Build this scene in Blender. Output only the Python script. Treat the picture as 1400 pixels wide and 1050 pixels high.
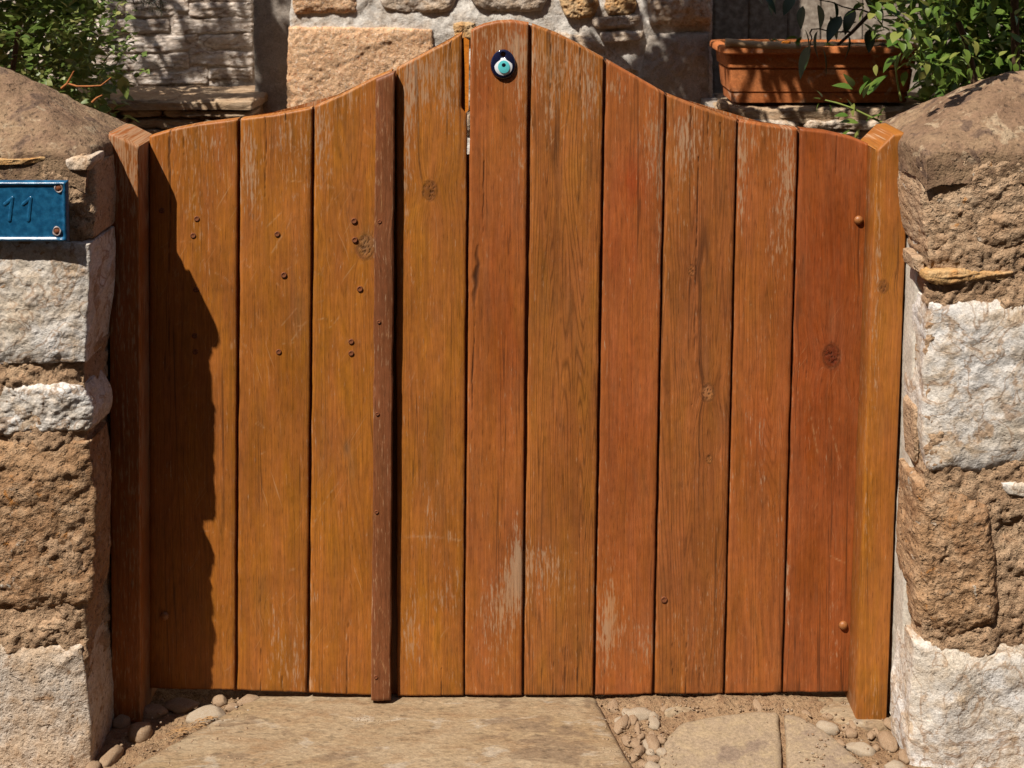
import bpy, math, random
import numpy as np
from mathutils import Vector, Matrix, Quaternion

for o in list(bpy.data.objects):
    bpy.data.objects.remove(o)
scn = bpy.context.scene
COL = scn.collection
R = math.radians

# ------------------------------------------------------------------ camera
FPX, PPY, PITCH, CAMY, CAMZ = 1760.0, -8.0, R(3.0), -2.2, 1.36
cd = bpy.data.cameras.new('camera')
cam = bpy.data.objects.new('camera', cd)
COL.objects.link(cam)
scn.camera = cam
cam.location = (0, CAMY, CAMZ)
cam.rotation_euler = (R(90) - PITCH, 0, 0)
cd.sensor_fit = 'HORIZONTAL'
cd.sensor_width = 36.0
cd.lens = 36.0 * FPX / 1400.0
cd.shift_y = -(525.0 - PPY) / 1400.0
cd.clip_start = 0.05
cd.clip_end = 500
cd.dof.use_dof = True
cd.dof.focus_distance = 2.28
cd.dof.aperture_fstop = 6.3

# ------------------------------------------------------------------ light
SUN = np.array([0.92, 1.0, -1.95])
SUN_D = SUN / np.linalg.norm(SUN)
world = bpy.data.worlds.new('World')
scn.world = world
world.use_nodes = True
wn = world.node_tree.nodes
bgn = wn['Background']
sky = wn.new('ShaderNodeTexSky')
sky.sky_type = 'NISHITA'
sky.sun_disc = False
sky.sun_elevation = math.asin(-SUN_D[2])
sky.sun_rotation = math.atan2(-SUN_D[0], -SUN_D[1])
world.node_tree.links.new(sky.outputs[0], bgn.inputs[0])
bgn.inputs[1].default_value = 0.08
sl = bpy.data.lights.new('sun', 'SUN')
sl.energy = 5.0
sl.angle = R(0.53)
sl.color = (1.0, 0.93, 0.83)
sun = bpy.data.objects.new('sun', sl)
COL.objects.link(sun)
sun.rotation_euler = Vector(SUN_D).to_track_quat('-Z', 'Y').to_euler()
sun.location = (-3, -3, 6)

scn.view_settings.view_transform = 'Standard'
scn.view_settings.look = 'None'
scn.view_settings.exposure = 0.55
scn.view_settings.gamma = 1.0
scn.view_settings.use_curve_mapping = False
scn.render.engine = 'CYCLES'
scn.render.resolution_x = 1024
scn.render.resolution_y = 768
scn.cycles.max_bounces = 5
scn.cycles.diffuse_bounces = 3
scn.cycles.glossy_bounces = 2
scn.cycles.transmission_bounces = 3
scn.cycles.caustics_reflective = False
scn.cycles.caustics_refractive = False

# ------------------------------------------------------------------ maths helpers
SP, CP = math.sin(PITCH), math.cos(PITCH)


def _ray(px, py):
    u = (np.asarray(px, float) - 700.0) / FPX
    v = (PPY - np.asarray(py, float)) / FPX
    return u, CP + v * SP, -SP + v * CP


def P(px, py, Y):
    """point of the plane y=Y seen at photograph pixel (px, py)"""
    dx, dy, dz = _ray(px, py)
    t = (np.asarray(Y, float) - CAMY) / dy
    return np.stack(np.broadcast_arrays(dx * t, CAMY + dy * t, CAMZ + dz * t), -1)


def G(px, py, z=0.0):
    dx, dy, dz = _ray(px, py)
    t = (z - CAMZ) / dz
    return np.stack(np.broadcast_arrays(dx * t, CAMY + dy * t, CAMZ + dz * t), -1)


def pix(p):
    """photograph pixel of world point(s)"""
    p = np.asarray(p, float)
    x, y, z = p[..., 0], p[..., 1] - CAMY, p[..., 2] - CAMZ
    d = y * CP - z * SP
    up = y * SP + z * CP
    return 700 + FPX * x / d, PPY - FPX * up / d


def _h(i, j, k, s):
    n = (i.astype(np.int64) * 374761393 + j.astype(np.int64) * 668265263 + k.astype(np.int64) * 1274126177 + s * 974634777) & 0xffffffff
    n = ((n ^ (n >> 13)) * 1274126177) & 0xffffffff
    n = ((n ^ (n >> 16)) * 2246822519) & 0xffffffff
    return ((n ^ (n >> 15)) & 0xffffff) / float(0xffffff)


def vn(x, y, z, s=0):
    x, y, z = np.broadcast_arrays(np.asarray(x, float), np.asarray(y, float), np.asarray(z, float))
    i, j, k = np.floor(x), np.floor(y), np.floor(z)
    fx, fy, fz = x - i, y - j, z - k
    fx = fx * fx * fx * (fx * (fx * 6 - 15) + 10)
    fy = fy * fy * fy * (fy * (fy * 6 - 15) + 10)
    fz = fz * fz * fz * (fz * (fz * 6 - 15) + 10)
    r = 0
    for a in (0, 1):
        wa = fx if a else 1 - fx
        for b in (0, 1):
            wb = fy if b else 1 - fy
            for c in (0, 1):
                wc = fz if c else 1 - fz
                r = r + wa * wb * wc * _h(i + a, j + b, k + c, s)
    return r * 2 - 1


def fbm(x, y, z, s=0, o=4, g=0.5):
    r, a, f, t = 0, 1.0, 1.0, 0
    for q in range(o):
        r = r + a * vn(x * f, y * f, z * f, s + q * 17)
        t += a
        a *= g
        f *= 2.03
    return r / t


def ridged(x, y, z, s=0, o=4, g=0.5):
    r, a, f, t = 0, 1.0, 1.0, 0
    for q in range(o):
        r = r + a * (1 - 2 * np.abs(vn(x * f, y * f, z * f, s + q * 31)))
        t += a
        a *= g
        f *= 2.1
    return r / t


def sstep(a, b, x):
    t = np.clip((x - a) / (b - a), 0, 1)
    return t * t * (3 - 2 * t)


# ------------------------------------------------------------------ object helpers
def mesh_from(name, verts, faces, smooth=True, attrs=None):
    me = bpy.data.meshes.new(name)
    verts = np.asarray(verts, np.float32).reshape(-1, 3)
    if isinstance(faces, np.ndarray):
        nf, k = faces.shape
        me.vertices.add(len(verts))
        me.vertices.foreach_set('co', verts.ravel())
        me.loops.add(nf * k)
        me.loops.foreach_set('vertex_index', faces.astype(np.int32).ravel())
        me.polygons.add(nf)
        me.polygons.foreach_set('loop_start', np.arange(0, nf * k, k, dtype=np.int32))
        me.update(calc_edges=True)
    else:
        me.from_pydata(verts.tolist(), [], faces)
    me.polygons.foreach_set('use_smooth', np.full(len(me.polygons), smooth))
    if attrs:
        for an, (ty, arr) in attrs.items():
            at = me.attributes.new(an, ty, 'POINT')
            arr = np.asarray(arr, np.float32)
            at.data.foreach_set({'FLOAT_COLOR': 'color', 'FLOAT_VECTOR': 'vector', 'FLOAT': 'value'}[ty], arr.ravel())
    me.update()
    return me


def obj(name, me, mat=None, parent=None, loc=None):
    o = bpy.data.objects.new(name, me)
    COL.objects.link(o)
    if me is not None and mat is not None and len(me.materials) == 0:
        me.materials.append(mat)
    if parent is not None:
        o.parent = parent
    if loc is not None:
        o.location = loc
    return o


def thing(name, label, cat, base=(0, 0, 0), group=None):
    o = bpy.data.objects.new(name, None)
    o.empty_display_size = 0.05
    COL.objects.link(o)
    o.location = base
    o['label'] = label
    o['category'] = cat
    if group:
        o['group'] = group
    return o


def tag(o, label=None, cat=None, group=None, kind=None):
    if label: o['label'] = label
    if cat: o['category'] = cat
    if group: o['group'] = group
    if kind: o['kind'] = kind
    return o


def base_of(parent):
    return np.array(parent.location) if parent is not None else np.zeros(3)


def grid_faces(nr, nc, off=0):
    i = np.arange(nr - 1)[:, None]
    j = np.arange(nc - 1)[None, :]
    a = i * nc + j
    return (np.stack([a, a + 1, a + nc + 1, a + nc], -1).reshape(-1, 4) + off)


def box_mesh(name, lo, hi, bevel=0.0):
    import bmesh
    bm = bmesh.new()
    bmesh.ops.create_cube(bm, size=1.0)
    for v in bm.verts:
        v.co = Vector([lo[i] + (v.co[i] + 0.5) * (hi[i] - lo[i]) for i in range(3)])
    if bevel:
        bmesh.ops.bevel(bm, geom=bm.edges[:], offset=bevel, segments=2, affect='EDGES')
    me = bpy.data.meshes.new(name)
    bm.to_mesh(me)
    bm.free()
    return me


def tube_data(pts, radii, seg=6):
    pts = np.asarray(pts, float)
    n = len(pts)
    radii = np.broadcast_to(np.asarray(radii, float), (n,)) if np.ndim(radii) == 0 else np.asarray(radii, float)
    tan = np.gradient(pts, axis=0)
    tan /= np.linalg.norm(tan, axis=1, keepdims=True) + 1e-9
    ref = np.array([0.31, 0.92, 0.22])
    a = np.cross(tan, ref)
    a /= np.linalg.norm(a, axis=1, keepdims=True) + 1e-9
    b = np.cross(tan, a)
    th = np.linspace(0, 2 * np.pi, seg, endpoint=False)
    v = pts[:, None, :] + radii[:, None, None] * (np.cos(th)[None, :, None] * a[:, None, :] + np.sin(th)[None, :, None] * b[:, None, :])
    f = []
    for i in range(n - 1):
        for j in range(seg):
            k = (j + 1) % seg
            f.append((i * seg + j, i * seg + k, (i + 1) * seg + k, (i + 1) * seg + j))
    return v.reshape(-1, 3), np.array(f)


def join(parts):
    vs, fs, o = [], [], 0
    for v, f in parts:
        vs.append(v)
        fs.append(f + o)
        o += len(v)
    return np.concatenate(vs), np.concatenate(fs)


def bend(p0, p1, n=10, sag=0.05, seed=0, wob=0.02):
    t = np.linspace(0, 1, n)[:, None]
    p = np.asarray(p0) * (1 - t) + np.asarray(p1) * t
    p[:, 2] += sag * np.sin(np.pi * t[:, 0])
    w = np.sin(np.pi * t)
    p += wob * w * np.stack([vn(t[:, 0] * 4, seed, 0.5, 3), vn(t[:, 0] * 4, seed, 7.5, 4), vn(t[:, 0] * 4, seed, 3.5, 5)], -1)
    return p


# ------------------------------------------------------------------ material helpers
class NT:
    def __init__(self, name):
        self.m = bpy.data.materials.new(name)
        self.m.use_nodes = True
        self.t = self.m.node_tree
        self.n = self.t.nodes
        self.b = self.n['Principled BSDF']
        self.out = self.n['Material Output']

    def link(self, a, b):
        self.t.links.new(a, b)

    def put(self, sock, val):
        if isinstance(val, bpy.types.NodeSocket):
            self.link(val, sock)
        else:
            sock.default_value = val

    def math(self, op, a, b=0.0, c=None, clamp=False):
        n = self.n.new('ShaderNodeMath')
        n.operation = op
        n.use_clamp = clamp
        self.put(n.inputs[0], a)
        self.put(n.inputs[1], b)
        if c is not None:
            self.put(n.inputs[2], c)
        return n.outputs[0]

    def rng(self, v, a, b, c=0.0, d=1.0, smooth=False):
        n = self.n.new('ShaderNodeMapRange')
        n.interpolation_type = 'SMOOTHSTEP' if smooth else 'LINEAR'
        self.put(n.inputs['Value'], v)
        n.inputs['From Min'].default_value = a
        n.inputs['From Max'].default_value = b
        n.inputs['To Min'].default_value = c
        n.inputs['To Max'].default_value = d
        return n.outputs[0]

    def mix(self, f, a, b, mode='MIX'):
        n = self.n.new('ShaderNodeMix')
        n.data_type = 'RGBA'
        n.blend_type = mode
        self.put(n.inputs[0], f)
        self.put(n.inputs[6], a if isinstance(a, bpy.types.NodeSocket) else (*a[:3], 1))
        self.put(n.inputs[7], b if isinstance(b, bpy.types.NodeSocket) else (*b[:3], 1))
        return n.outputs[2]

    def noise(self, vec, scale, detail=3.0, rough=0.55, dist=0.0):
        n = self.n.new('ShaderNodeTexNoise')
        if vec is not None:
            self.link(vec, n.inputs['Vector'])
        n.inputs['Scale'].default_value = scale
        n.inputs['Detail'].default_value = detail
        n.inputs['Roughness'].default_value = rough
        n.inputs['Distortion'].default_value = dist
        return n.outputs[0]

    def voro(self, vec, scale, feature='F1', out=0, rand=1.0):
        n = self.n.new('ShaderNodeTexVoronoi')
        n.feature = feature
        if vec is not None:
            self.link(vec, n.inputs['Vector'])
        n.inputs['Scale'].default_value = scale
        n.inputs['Randomness'].default_value = rand
        return n.outputs[out]

    def map(self, vec, scale=(1, 1, 1), rot=(0, 0, 0), loc=(0, 0, 0)):
        n = self.n.new('ShaderNodeMapping')
        self.link(vec, n.inputs['Vector'])
        n.inputs['Scale'].default_value = scale
        n.inputs['Rotation'].default_value = rot
        n.inputs['Location'].default_value = loc
        return n.outputs[0]

    def attr(self, name):
        n = self.n.new('ShaderNodeAttribute')
        n.attribute_name = name
        return n

    def coord(self):
        n = self.n.new('ShaderNodeTexCoord')
        return n.outputs['Object']

    def bump(self, h, strength=0.5, dist=0.002, normal=None):
        n = self.n.new('ShaderNodeBump')
        n.inputs['Strength'].default_value = strength
        n.inputs['Distance'].default_value = dist
        self.link(h, n.inputs['Height'])
        if normal is not None:
            self.link(normal, n.inputs['Normal'])
        return n.outputs[0]

    def scale_col(self, col, v):
        n = self.n.new('ShaderNodeVectorMath')
        n.operation = 'SCALE'
        self.put(n.inputs[0], col if isinstance(col, bpy.types.NodeSocket) else col[:3])
        self.put(n.inputs[3], v)
        return n.outputs[0]


def wood_mat():
    m = NT('weathered_varnished_wood')
    gc = m.attr('gc').outputs['Vector']
    tint = m.attr('tint').outputs['Color']
    mk = m.attr('msk')
    sep = m.n.new('ShaderNodeSeparateColor')
    m.link(mk.outputs['Color'], sep.inputs[0])
    wear, dark, scr = sep.outputs[0], sep.outputs[1], sep.outputs[2]
    n1 = m.noise(m.map(gc, (520, 1, 17)), 1.0, 3, 0.65)
    n2 = m.noise(m.map(gc, (170, 1, 4.2)), 1.0, 3, 0.6)
    n3 = m.noise(m.map(gc, (17, 1, 0.75)), 1.0, 2, 0.45, 0.3)
    ring = m.math('PINGPONG', m.math('MULTIPLY', n3, 40.0), 0.5)
    ring2 = m.rng(ring, 0.0, 0.5, 0.0, 1.0)
    pores = m.rng(m.noise(m.map(gc, (470, 1, 42)), 1.0, 1, 0.5), 0.60, 0.74, 0.0, 1.0)
    blot = m.noise(m.map(gc, (14, 1, 5)), 1.0, 3, 0.6)
    fleck = m.noise(m.map(gc, (250, 1, 44), loc=(3, 0, 5)), 1.0, 3, 0.65)
    hue = m.noise(m.map(gc, (24, 1, 5), loc=(9, 0, 2)), 1.0, 3, 0.65)
    v = m.math('MULTIPLY', m.rng(n1, 0.28, 0.72, 0.79, 1.19), m.rng(n2, 0.3, 0.7, 0.88, 1.11))
    rl = m.math('MULTIPLY', m.rng(ring2, 0.05, 0.5, 0.42, 0.0), m.math('MULTIPLY', mk.outputs['Alpha'], m.rng(n1, 0.3, 0.65, 0.4, 1.0)), clamp=True)
    v = m.math('MULTIPLY', v, m.math('SUBTRACT', 1.03, rl))
    mot = m.noise(m.map(gc, (75, 1, 48), loc=(5, 0, 31)), 1.0, 4, 0.7)
    v = m.math('MULTIPLY', v, m.math('MULTIPLY', m.rng(blot, 0.3, 0.7, 0.82, 1.16), m.rng(mot, 0.3, 0.7, 0.87, 1.13)))
    v = m.math('MULTIPLY', v, m.rng(pores, 0.0, 1.0, 1.0, 0.66))
    hcol = m.mix(m.rng(hue, 0.32, 0.68), (1.0, 1.10, 1.0), (1.0, 0.86, 0.90))
    col = m.mix(1.0, tint, hcol, 'MULTIPLY')
    # thin chalky bloom on the varnish
    col = m.mix(m.rng(m.math('ADD', hue, m.math('MULTIPLY', fleck, 0.5)), 0.58, 1.0, 0.0, 0.30), col, (0.31, 0.142, 0.058))
    col = m.scale_col(col, v)
    gw = m.noise(m.map(gc, (38, 1, 7), loc=(21, 0, 4)), 1.0, 4, 0.65)
    col = m.mix(m.rng(gw, 0.54, 0.74, 0.0, 0.30), col, m.scale_col((0.165, 0.082, 0.040), v))
    # bleached, worn-through varnish
    wf = m.math('ADD', wear, m.math('ADD', m.rng(n1, 0.3, 0.7, -0.20, 0.20), m.math('ADD', m.rng(n2, 0.3, 0.7, -0.22, 0.22), m.rng(fleck, 0.28, 0.72, -0.52, 0.52))))
    wf2 = m.rng(wf, 0.36, 0.80, 0.0, 1.0, True)
    wcol = m.mix(m.rng(hue, 0.35, 0.65), (0.36, 0.185, 0.085), (0.37, 0.235, 0.140))
    wcol = m.scale_col(wcol, m.rng(n1, 0.3, 0.7, 0.76, 1.18))
    col = m.mix(m.math('MULTIPLY', wf2, 0.84), col, wcol)
    # scratches through the varnish
    sc = None
    for k, (ang, loc) in enumerate(((0.30, 1.0), (-0.55, 4.0), (0.05, 13.0))):
        sn = m.noise(m.map(m.map(gc, rot=(0, ang, 0)), (330, 1, 9), loc=(loc, 0, loc)), 1.0, 1, 0.4)
        s1 = m.rng(sn, 0.705, 0.75)
        sc = s1 if sc is None else m.math('MAXIMUM', sc, s1)
    scm = m.math('MULTIPLY', sc, m.math('MULTIPLY', scr, m.rng(blot, 0.4, 0.6)), clamp=True)
    col = m.mix(m.math('MULTIPLY', scm, 0.55), col, (0.42, 0.225, 0.10))
    # drying cracks along the grain
    cn = m.noise(m.map(gc, (60, 1, 0.75), loc=(7, 0, 3)), 1.0, 1, 0.4)
    ck = m.rng(m.math('ABSOLUTE', m.math('SUBTRACT', cn, 0.5)), 0.003, 0.009, 1.0, 0.0)
    ck = m.math('MULTIPLY', ck, m.rng(m.noise(m.map(gc, (20, 1, 2.5), loc=(1, 0, 8)), 1.0, 2), 0.47, 0.56))
    ck = m.math('MAXIMUM', m.math('MULTIPLY', ck, 0.55), dark)
    col = m.mix(m.math('MULTIPLY', ck, 0.92), col, (0.022, 0.010, 0.006))
    m.link(col, m.b.inputs['Base Color'])
    m.link(m.rng(wf2, 0, 1, 0.50, 0.82), m.b.inputs['Roughness'])
    m.b.inputs['Specular IOR Level'].default_value = 0.28
    h = m.math('ADD', m.math('MULTIPLY', n1, 0.5), m.math('MULTIPLY', n2, 0.6))
    h = m.math('SUBTRACT', h, m.math('MULTIPLY', pores, 0.35))
    h = m.math('SUBTRACT', h, m.math('MULTIPLY', dark, 1.4))
    m.link(m.bump(h, 0.34, 0.0014), m.b.inputs['Normal'])
    return m.m


def stone_mat(name, c0, c1, c2, spots=None, spot_s=60, spot_t=0.62, pit=0.5, s=1.0, stretch=(1, 1, 1), bump=0.7, dist=0.004,
              rough=0.9, spec=0.2, veins=None, spots2=None):
    m = NT(name)
    co = m.coord()
    rn = m.n.new('ShaderNodeObjectInfo').outputs['Random']
    ad = m.n.new('ShaderNodeVectorMath')
    ad.operation = 'ADD'
    m.link(co, ad.inputs[0])
    cb = m.n.new('ShaderNodeCombineXYZ')
    m.link(m.math('MULTIPLY', rn, 7.0), cb.inputs[0])
    m.link(m.math('MULTIPLY', rn, 3.0), cb.inputs[2])
    m.link(cb.outputs[0], ad.inputs[1])
    co = m.map(ad.outputs[0], stretch)
    big = m.noise(co, 9 * s, 3, 0.6, 0.4)
    mid = m.noise(co, 38 * s, 4, 0.65, 0.3)
    fine = m.noise(co, 190 * s, 3, 0.7)
    vfine = m.noise(co, 620 * s, 1, 0.6)
    col = m.mix(m.rng(big, 0.36, 0.64), c0, c1)
    col = m.mix(m.rng(mid, 0.46, 0.68), col, c2)
    if spots is not None:
        sp = m.noise(m.map(co, loc=(4, 1, 2)), spot_s, 4, 0.6, 0.6)
        col = m.mix(m.rng(sp, spot_t, spot_t + 0.07, 0, 0.85), col, spots)
    if spots2 is not None:
        sp = m.noise(m.map(co, loc=(14, 6, 2)), spot_s * 0.8, 4, 0.6, 0.6)
        col = m.mix(m.rng(sp, spot_t, spot_t + 0.07, 0, 0.85), col, spots2)
    if veins is not None:
        vv = m.noise(m.map(co, loc=(2, 8, 3)), 14 * s, 3, 0.5, 1.2)
        vf = m.rng(m.math('ABSOLUTE', m.math('SUBTRACT', vv, 0.5)), 0.004, 0.022, 0.75, 0.0)
        col = m.mix(vf, col, veins)
    val = m.math('MULTIPLY', m.rng(fine, 0.25, 0.75, 0.68, 1.30), m.rng(vfine, 0.25, 0.75, 0.84, 1.16))
    pits = m.rng(m.noise(co, 120 * s, 2, 0.6), 0.30, 0.42, 1.0, 0.0)
    val = m.math('MULTIPLY', val, m.rng(pits, 0, 1, 1.0, 1.0 - 0.45 * pit))
    col = m.scale_col(col, val)
    m.link(col, m.b.inputs['Base Color'])
    m.b.inputs['Roughness'].default_value = rough
    m.b.inputs['Specular IOR Level'].default_value = spec
    h = m.math('ADD', m.math('MULTIPLY', mid, 1.4), m.math('MULTIPLY', fine, 0.75))
    h = m.math('SUBTRACT', h, m.math('MULTIPLY', pits, 0.5 * pit))
    m.link(m.bump(h, bump, dist), m.b.inputs['Normal'])
    return m.m


def plain_mat(name, col, rough=0.6, spec=0.3, var=0.2, scale=80, metal=0.0, bump=0.15, c2=None, coat=0.0):
    m = NT(name)
    co = m.coord()
    n = m.noise(co, scale, 5, 0.6)
    n2 = m.noise(co, scale * 6, 3, 0.6)
    c = m.mix(m.rng(n, 0.4, 0.65), col, c2) if c2 is not None else m.mix(0.0, col, col)
    c = m.scale_col(c, m.math('MULTIPLY', m.rng(n, 0.25, 0.75, 1 - var, 1 + var), m.rng(n2, 0.25, 0.75, 1 - var * 0.6, 1 + var * 0.6)))
    m.link(c, m.b.inputs['Base Color'])
    m.b.inputs['Roughness'].default_value = rough
    m.b.inputs['Specular IOR Level'].default_value = spec
    m.b.inputs['Metallic'].default_value = metal
    m.b.inputs['Coat Weight'].default_value = coat
    if bump:
        m.link(m.bump(m.math('ADD', n, m.math('MULTIPLY', n2, 0.4)), bump, 0.002), m.b.inputs['Normal'])
    return m.m


def leaf_mat(name, ca, cb, cc, trans=0.35, rough=0.42):
    m = NT(name)
    rn = m.n.new('ShaderNodeObjectInfo').outputs['Random']
    lv = m.attr('lv').outputs['Fac']
    r = m.math('FRACT', m.math('ADD', rn, lv))
    col = m.mix(m.rng(r, 0.0, 0.55), ca, cb)
    col = m.mix(m.rng(r, 0.72, 1.0), col, cc)
    n = m.noise(m.coord(), 160, 3, 0.6)
    col = m.scale_col(col, m.rng(n, 0.25, 0.75, 0.75, 1.25))
    m.link(col, m.b.inputs['Base Color'])
    m.b.inputs['Roughness'].default_value = rough
    m.b.inputs['Specular IOR Level'].default_value = 0.35
    tr = m.n.new('ShaderNodeBsdfTranslucent')
    m.link(m.scale_col(col, 1.3), tr.inputs[0])
    mx = m.n.new('ShaderNodeMixShader')
    mx.inputs[0].default_value = trans
    m.link(m.b.outputs[0], mx.inputs[1])
    m.link(tr.outputs[0], mx.inputs[2])
    m.link(mx.outputs[0], m.out.inputs[0])
    return m.m


M = {}
M['wood'] = wood_mat()
M['white_stone'] = stone_mat('white_limestone', (0.49, 0.42, 0.335), (0.57, 0.545, 0.52), (0.46, 0.37, 0.28), spots=(0.36, 0.24, 0.15), spot_s=22, spot_t=0.59, spots2=(0.44, 0.33, 0.225), pit=0.5, bump=0.6, veins=(0.30, 0.20, 0.13))
M['pale_stone'] = stone_mat('pale_weathered_stone', (0.46, 0.35, 0.25), (0.53, 0.47, 0.41), (0.41, 0.29, 0.19), spots=(0.26, 0.15, 0.08), spot_s=40, spot_t=0.60, pit=0.9, bump=0.8)
M['brown_stone'] = stone_mat('brown_conglomerate', (0.24, 0.130, 0.065), (0.34, 0.205, 0.110), (0.38, 0.25, 0.15), spots=(0.40, 0.36, 0.30), spot_s=42, spot_t=0.64, spots2=(0.33, 0.135, 0.03), pit=1.0, bump=0.9, dist=0.005)
M['tan_stone'] = stone_mat('tan_rough_stone', (0.34, 0.215, 0.125), (0.43, 0.31, 0.205), (0.37, 0.235, 0.14), spots=(0.36, 0.165, 0.05), spot_s=40, spot_t=0.64, spots2=(0.45, 0.40, 0.33), pit=1.0, bump=0.9, dist=0.005)
M['ochre_stone'] = stone_mat('ochre_stone', (0.42, 0.25, 0.10), (0.44, 0.31, 0.18), (0.40, 0.20, 0.07), pit=0.7, bump=0.8)
M['mortar'] = stone_mat('sandy_mortar', (0.35, 0.225, 0.135), (0.41, 0.28, 0.175), (0.31, 0.19, 0.11), pit=1.0, s=1.6, bump=0.9, dist=0.004)
M['cap_stone'] = stone_mat('capstone', (0.150, 0.090, 0.054), (0.245, 0.162, 0.096), (0.200, 0.122, 0.076), spots=(0.31, 0.23, 0.15), spot_s=30, spot_t=0.57, spots2=(0.105, 0.066, 0.046), pit=0.9, bump=0.75, dist=0.004)
M['concrete'] = stone_mat('pale_concrete', (0.48, 0.43, 0.36), (0.44, 0.39, 0.325), (0.52, 0.48, 0.42), pit=0.4, bump=0.3, dist=0.002)
M['slab'] = stone_mat('sandstone_slab', (0.245, 0.170, 0.095), (0.285, 0.215, 0.138), (0.225, 0.145, 0.080), spots=(0.31, 0.255, 0.19), spot_s=24, spot_t=0.58, spots2=(0.17, 0.115, 0.07), pit=0.6, stretch=(0.42, 1, 1), bump=0.6, dist=0.004)
M['slab_grey'] = stone_mat('grey_slab', (0.285, 0.215, 0.140), (0.245, 0.185, 0.130), (0.31, 0.235, 0.145), spots=(0.185, 0.135, 0.10), spot_s=12, spot_t=0.57, pit=0.3, bump=0.35, dist=0.003)
M['dirt'] = stone_mat('packed_dirt', (0.255, 0.160, 0.088), (0.30, 0.20, 0.115), (0.215, 0.125, 0.068), pit=0.9, s=1.8, bump=0.9, dist=0.005)
M['pebble'] = stone_mat('pebble', (0.24, 0.15, 0.085), (0.31, 0.225, 0.145), (0.21, 0.13, 0.08), spots=(0.36, 0.31, 0.25), spot_s=25, spot_t=0.6, pit=0.2, bump=0.25, dist=0.002, rough=0.75)
M['pebble_white'] = stone_mat('white_pebble', (0.30, 0.235, 0.165), (0.35, 0.295, 0.23), (0.25, 0.175, 0.105), pit=0.2, bump=0.25, dist=0.002, rough=0.75)
M['granite'] = stone_mat('speckled_aggregate', (0.60, 0.37, 0.21), (0.66, 0.44, 0.27), (0.54, 0.31, 0.17), spots=(0.74, 0.60, 0.47), spot_s=190, spot_t=0.57, spots2=(0.40, 0.16, 0.07), pit=0.9, s=1.6, bump=0.8, dist=0.004)
M['wall_mortar'] = stone_mat('pale_wall_mortar', (0.54, 0.50, 0.45), (0.62, 0.59, 0.55), (0.47, 0.40, 0.33), pit=0.5, bump=0.6)
M['whitewash'] = stone_mat('whitewashed_stone', (0.58, 0.50, 0.43), (0.50, 0.41, 0.34), (0.64, 0.58, 0.53), spots=(0.34, 0.23, 0.16), spot_s=30, spot_t=0.61, pit=0.7, bump=0.8, veins=(0.20, 0.13, 0.09), stretch=(.5, 1, 1.6))
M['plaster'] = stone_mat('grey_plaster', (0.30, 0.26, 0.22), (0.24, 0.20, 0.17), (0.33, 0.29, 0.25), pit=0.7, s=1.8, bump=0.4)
M['ledge'] = stone_mat('layered_ledge_stone', (0.38, 0.27, 0.17), (0.30, 0.20, 0.125), (0.42, 0.32, 0.22), pit=0.6, stretch=(0.35, 0.6, 1.6), bump=0.8)
M['terracotta'] = stone_mat('terracotta', (0.42, 0.135, 0.040), (0.46, 0.165, 0.058), (0.39, 0.120, 0.036), spots=(0.50, 0.30, 0.19), spot_s=22, spot_t=0.60, spots2=(0.24, 0.10, 0.05), pit=0.3, bump=0.15, dist=0.002)
M['rust'] = plain_mat('rusty_iron', (0.13, 0.038, 0.014), 0.8, 0.3, 0.4, 400, bump=0.3, c2=(0.19, 0.062, 0.020))
M['steel'] = plain_mat('worn_steel', (0.50, 0.42, 0.34), 0.45, 0.5, 0.3, 500, metal=0.7, bump=0.2)
M['bolt'] = plain_mat('brown_bolt_head', (0.25, 0.095, 0.028), 0.42, 0.45, 0.25, 300, bump=0.2)
M['splinter'] = plain_mat('raw_orange_wood', (0.50, 0.155, 0.012), 0.7, 0.2, 0.3, 200, bump=0.3)
M['enamel'] = plain_mat('blue_enamel', (0.006, 0.066, 0.150), 0.28, 0.5, 0.28, 90, bump=0.10, c2=(0.012, 0.095, 0.19))
M['chip'] = plain_mat('chipped_enamel_edge', (0.36, 0.30, 0.28), 0.6, 0.3, 0.3, 300, bump=0.2)
M['glass_navy'] = plain_mat('navy_glass', (0.006, 0.008, 0.030), 0.06, 0.5, 0.1, 40, bump=0.0, coat=0.5)
M['glass_white'] = plain_mat('white_glass', (0.68, 0.70, 0.74), 0.12, 0.5, 0.04, 40, bump=0.0)
M['glass_aqua'] = plain_mat('turquoise_glass', (0.10, 0.50, 0.53), 0.12, 0.5, 0.05, 40, bump=0.0)
M['glass_black'] = plain_mat('black_glass', (0.004, 0.006, 0.012), 0.12, 0.5, 0.05, 40, bump=0.0)
M['bark'] = plain_mat('brown_bark', (0.085, 0.050, 0.030), 0.9, 0.2, 0.35, 120, bump=0.8)
M['twig'] = plain_mat('reddish_twig', (0.30, 0.105, 0.030), 0.7, 0.25, 0.25, 200, bump=0.2)
M['green_stem'] = plain_mat('green_stem', (0.19, 0.23, 0.055), 0.55, 0.3, 0.2, 200, bump=0.1)
M['dry'] = plain_mat('dry_straw', (0.33, 0.19, 0.085), 0.8, 0.2, 0.3, 300, bump=0.2)
M['grey_board'] = plain_mat('weathered_grey_board', (0.24, 0.19, 0.15), 0.9, 0.2, 0.3, 60, bump=0.5, c2=(0.32, 0.27, 0.22))
M['driftwood'] = plain_mat('bleached_driftwood', (0.46, 0.33, 0.20), 0.85, 0.2, 0.25, 90, bump=0.4, c2=(0.36, 0.24, 0.14))
M['soil'] = plain_mat('potting_soil', (0.05, 0.032, 0.02), 0.95, 0.1, 0.4, 200, bump=0.8)
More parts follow.
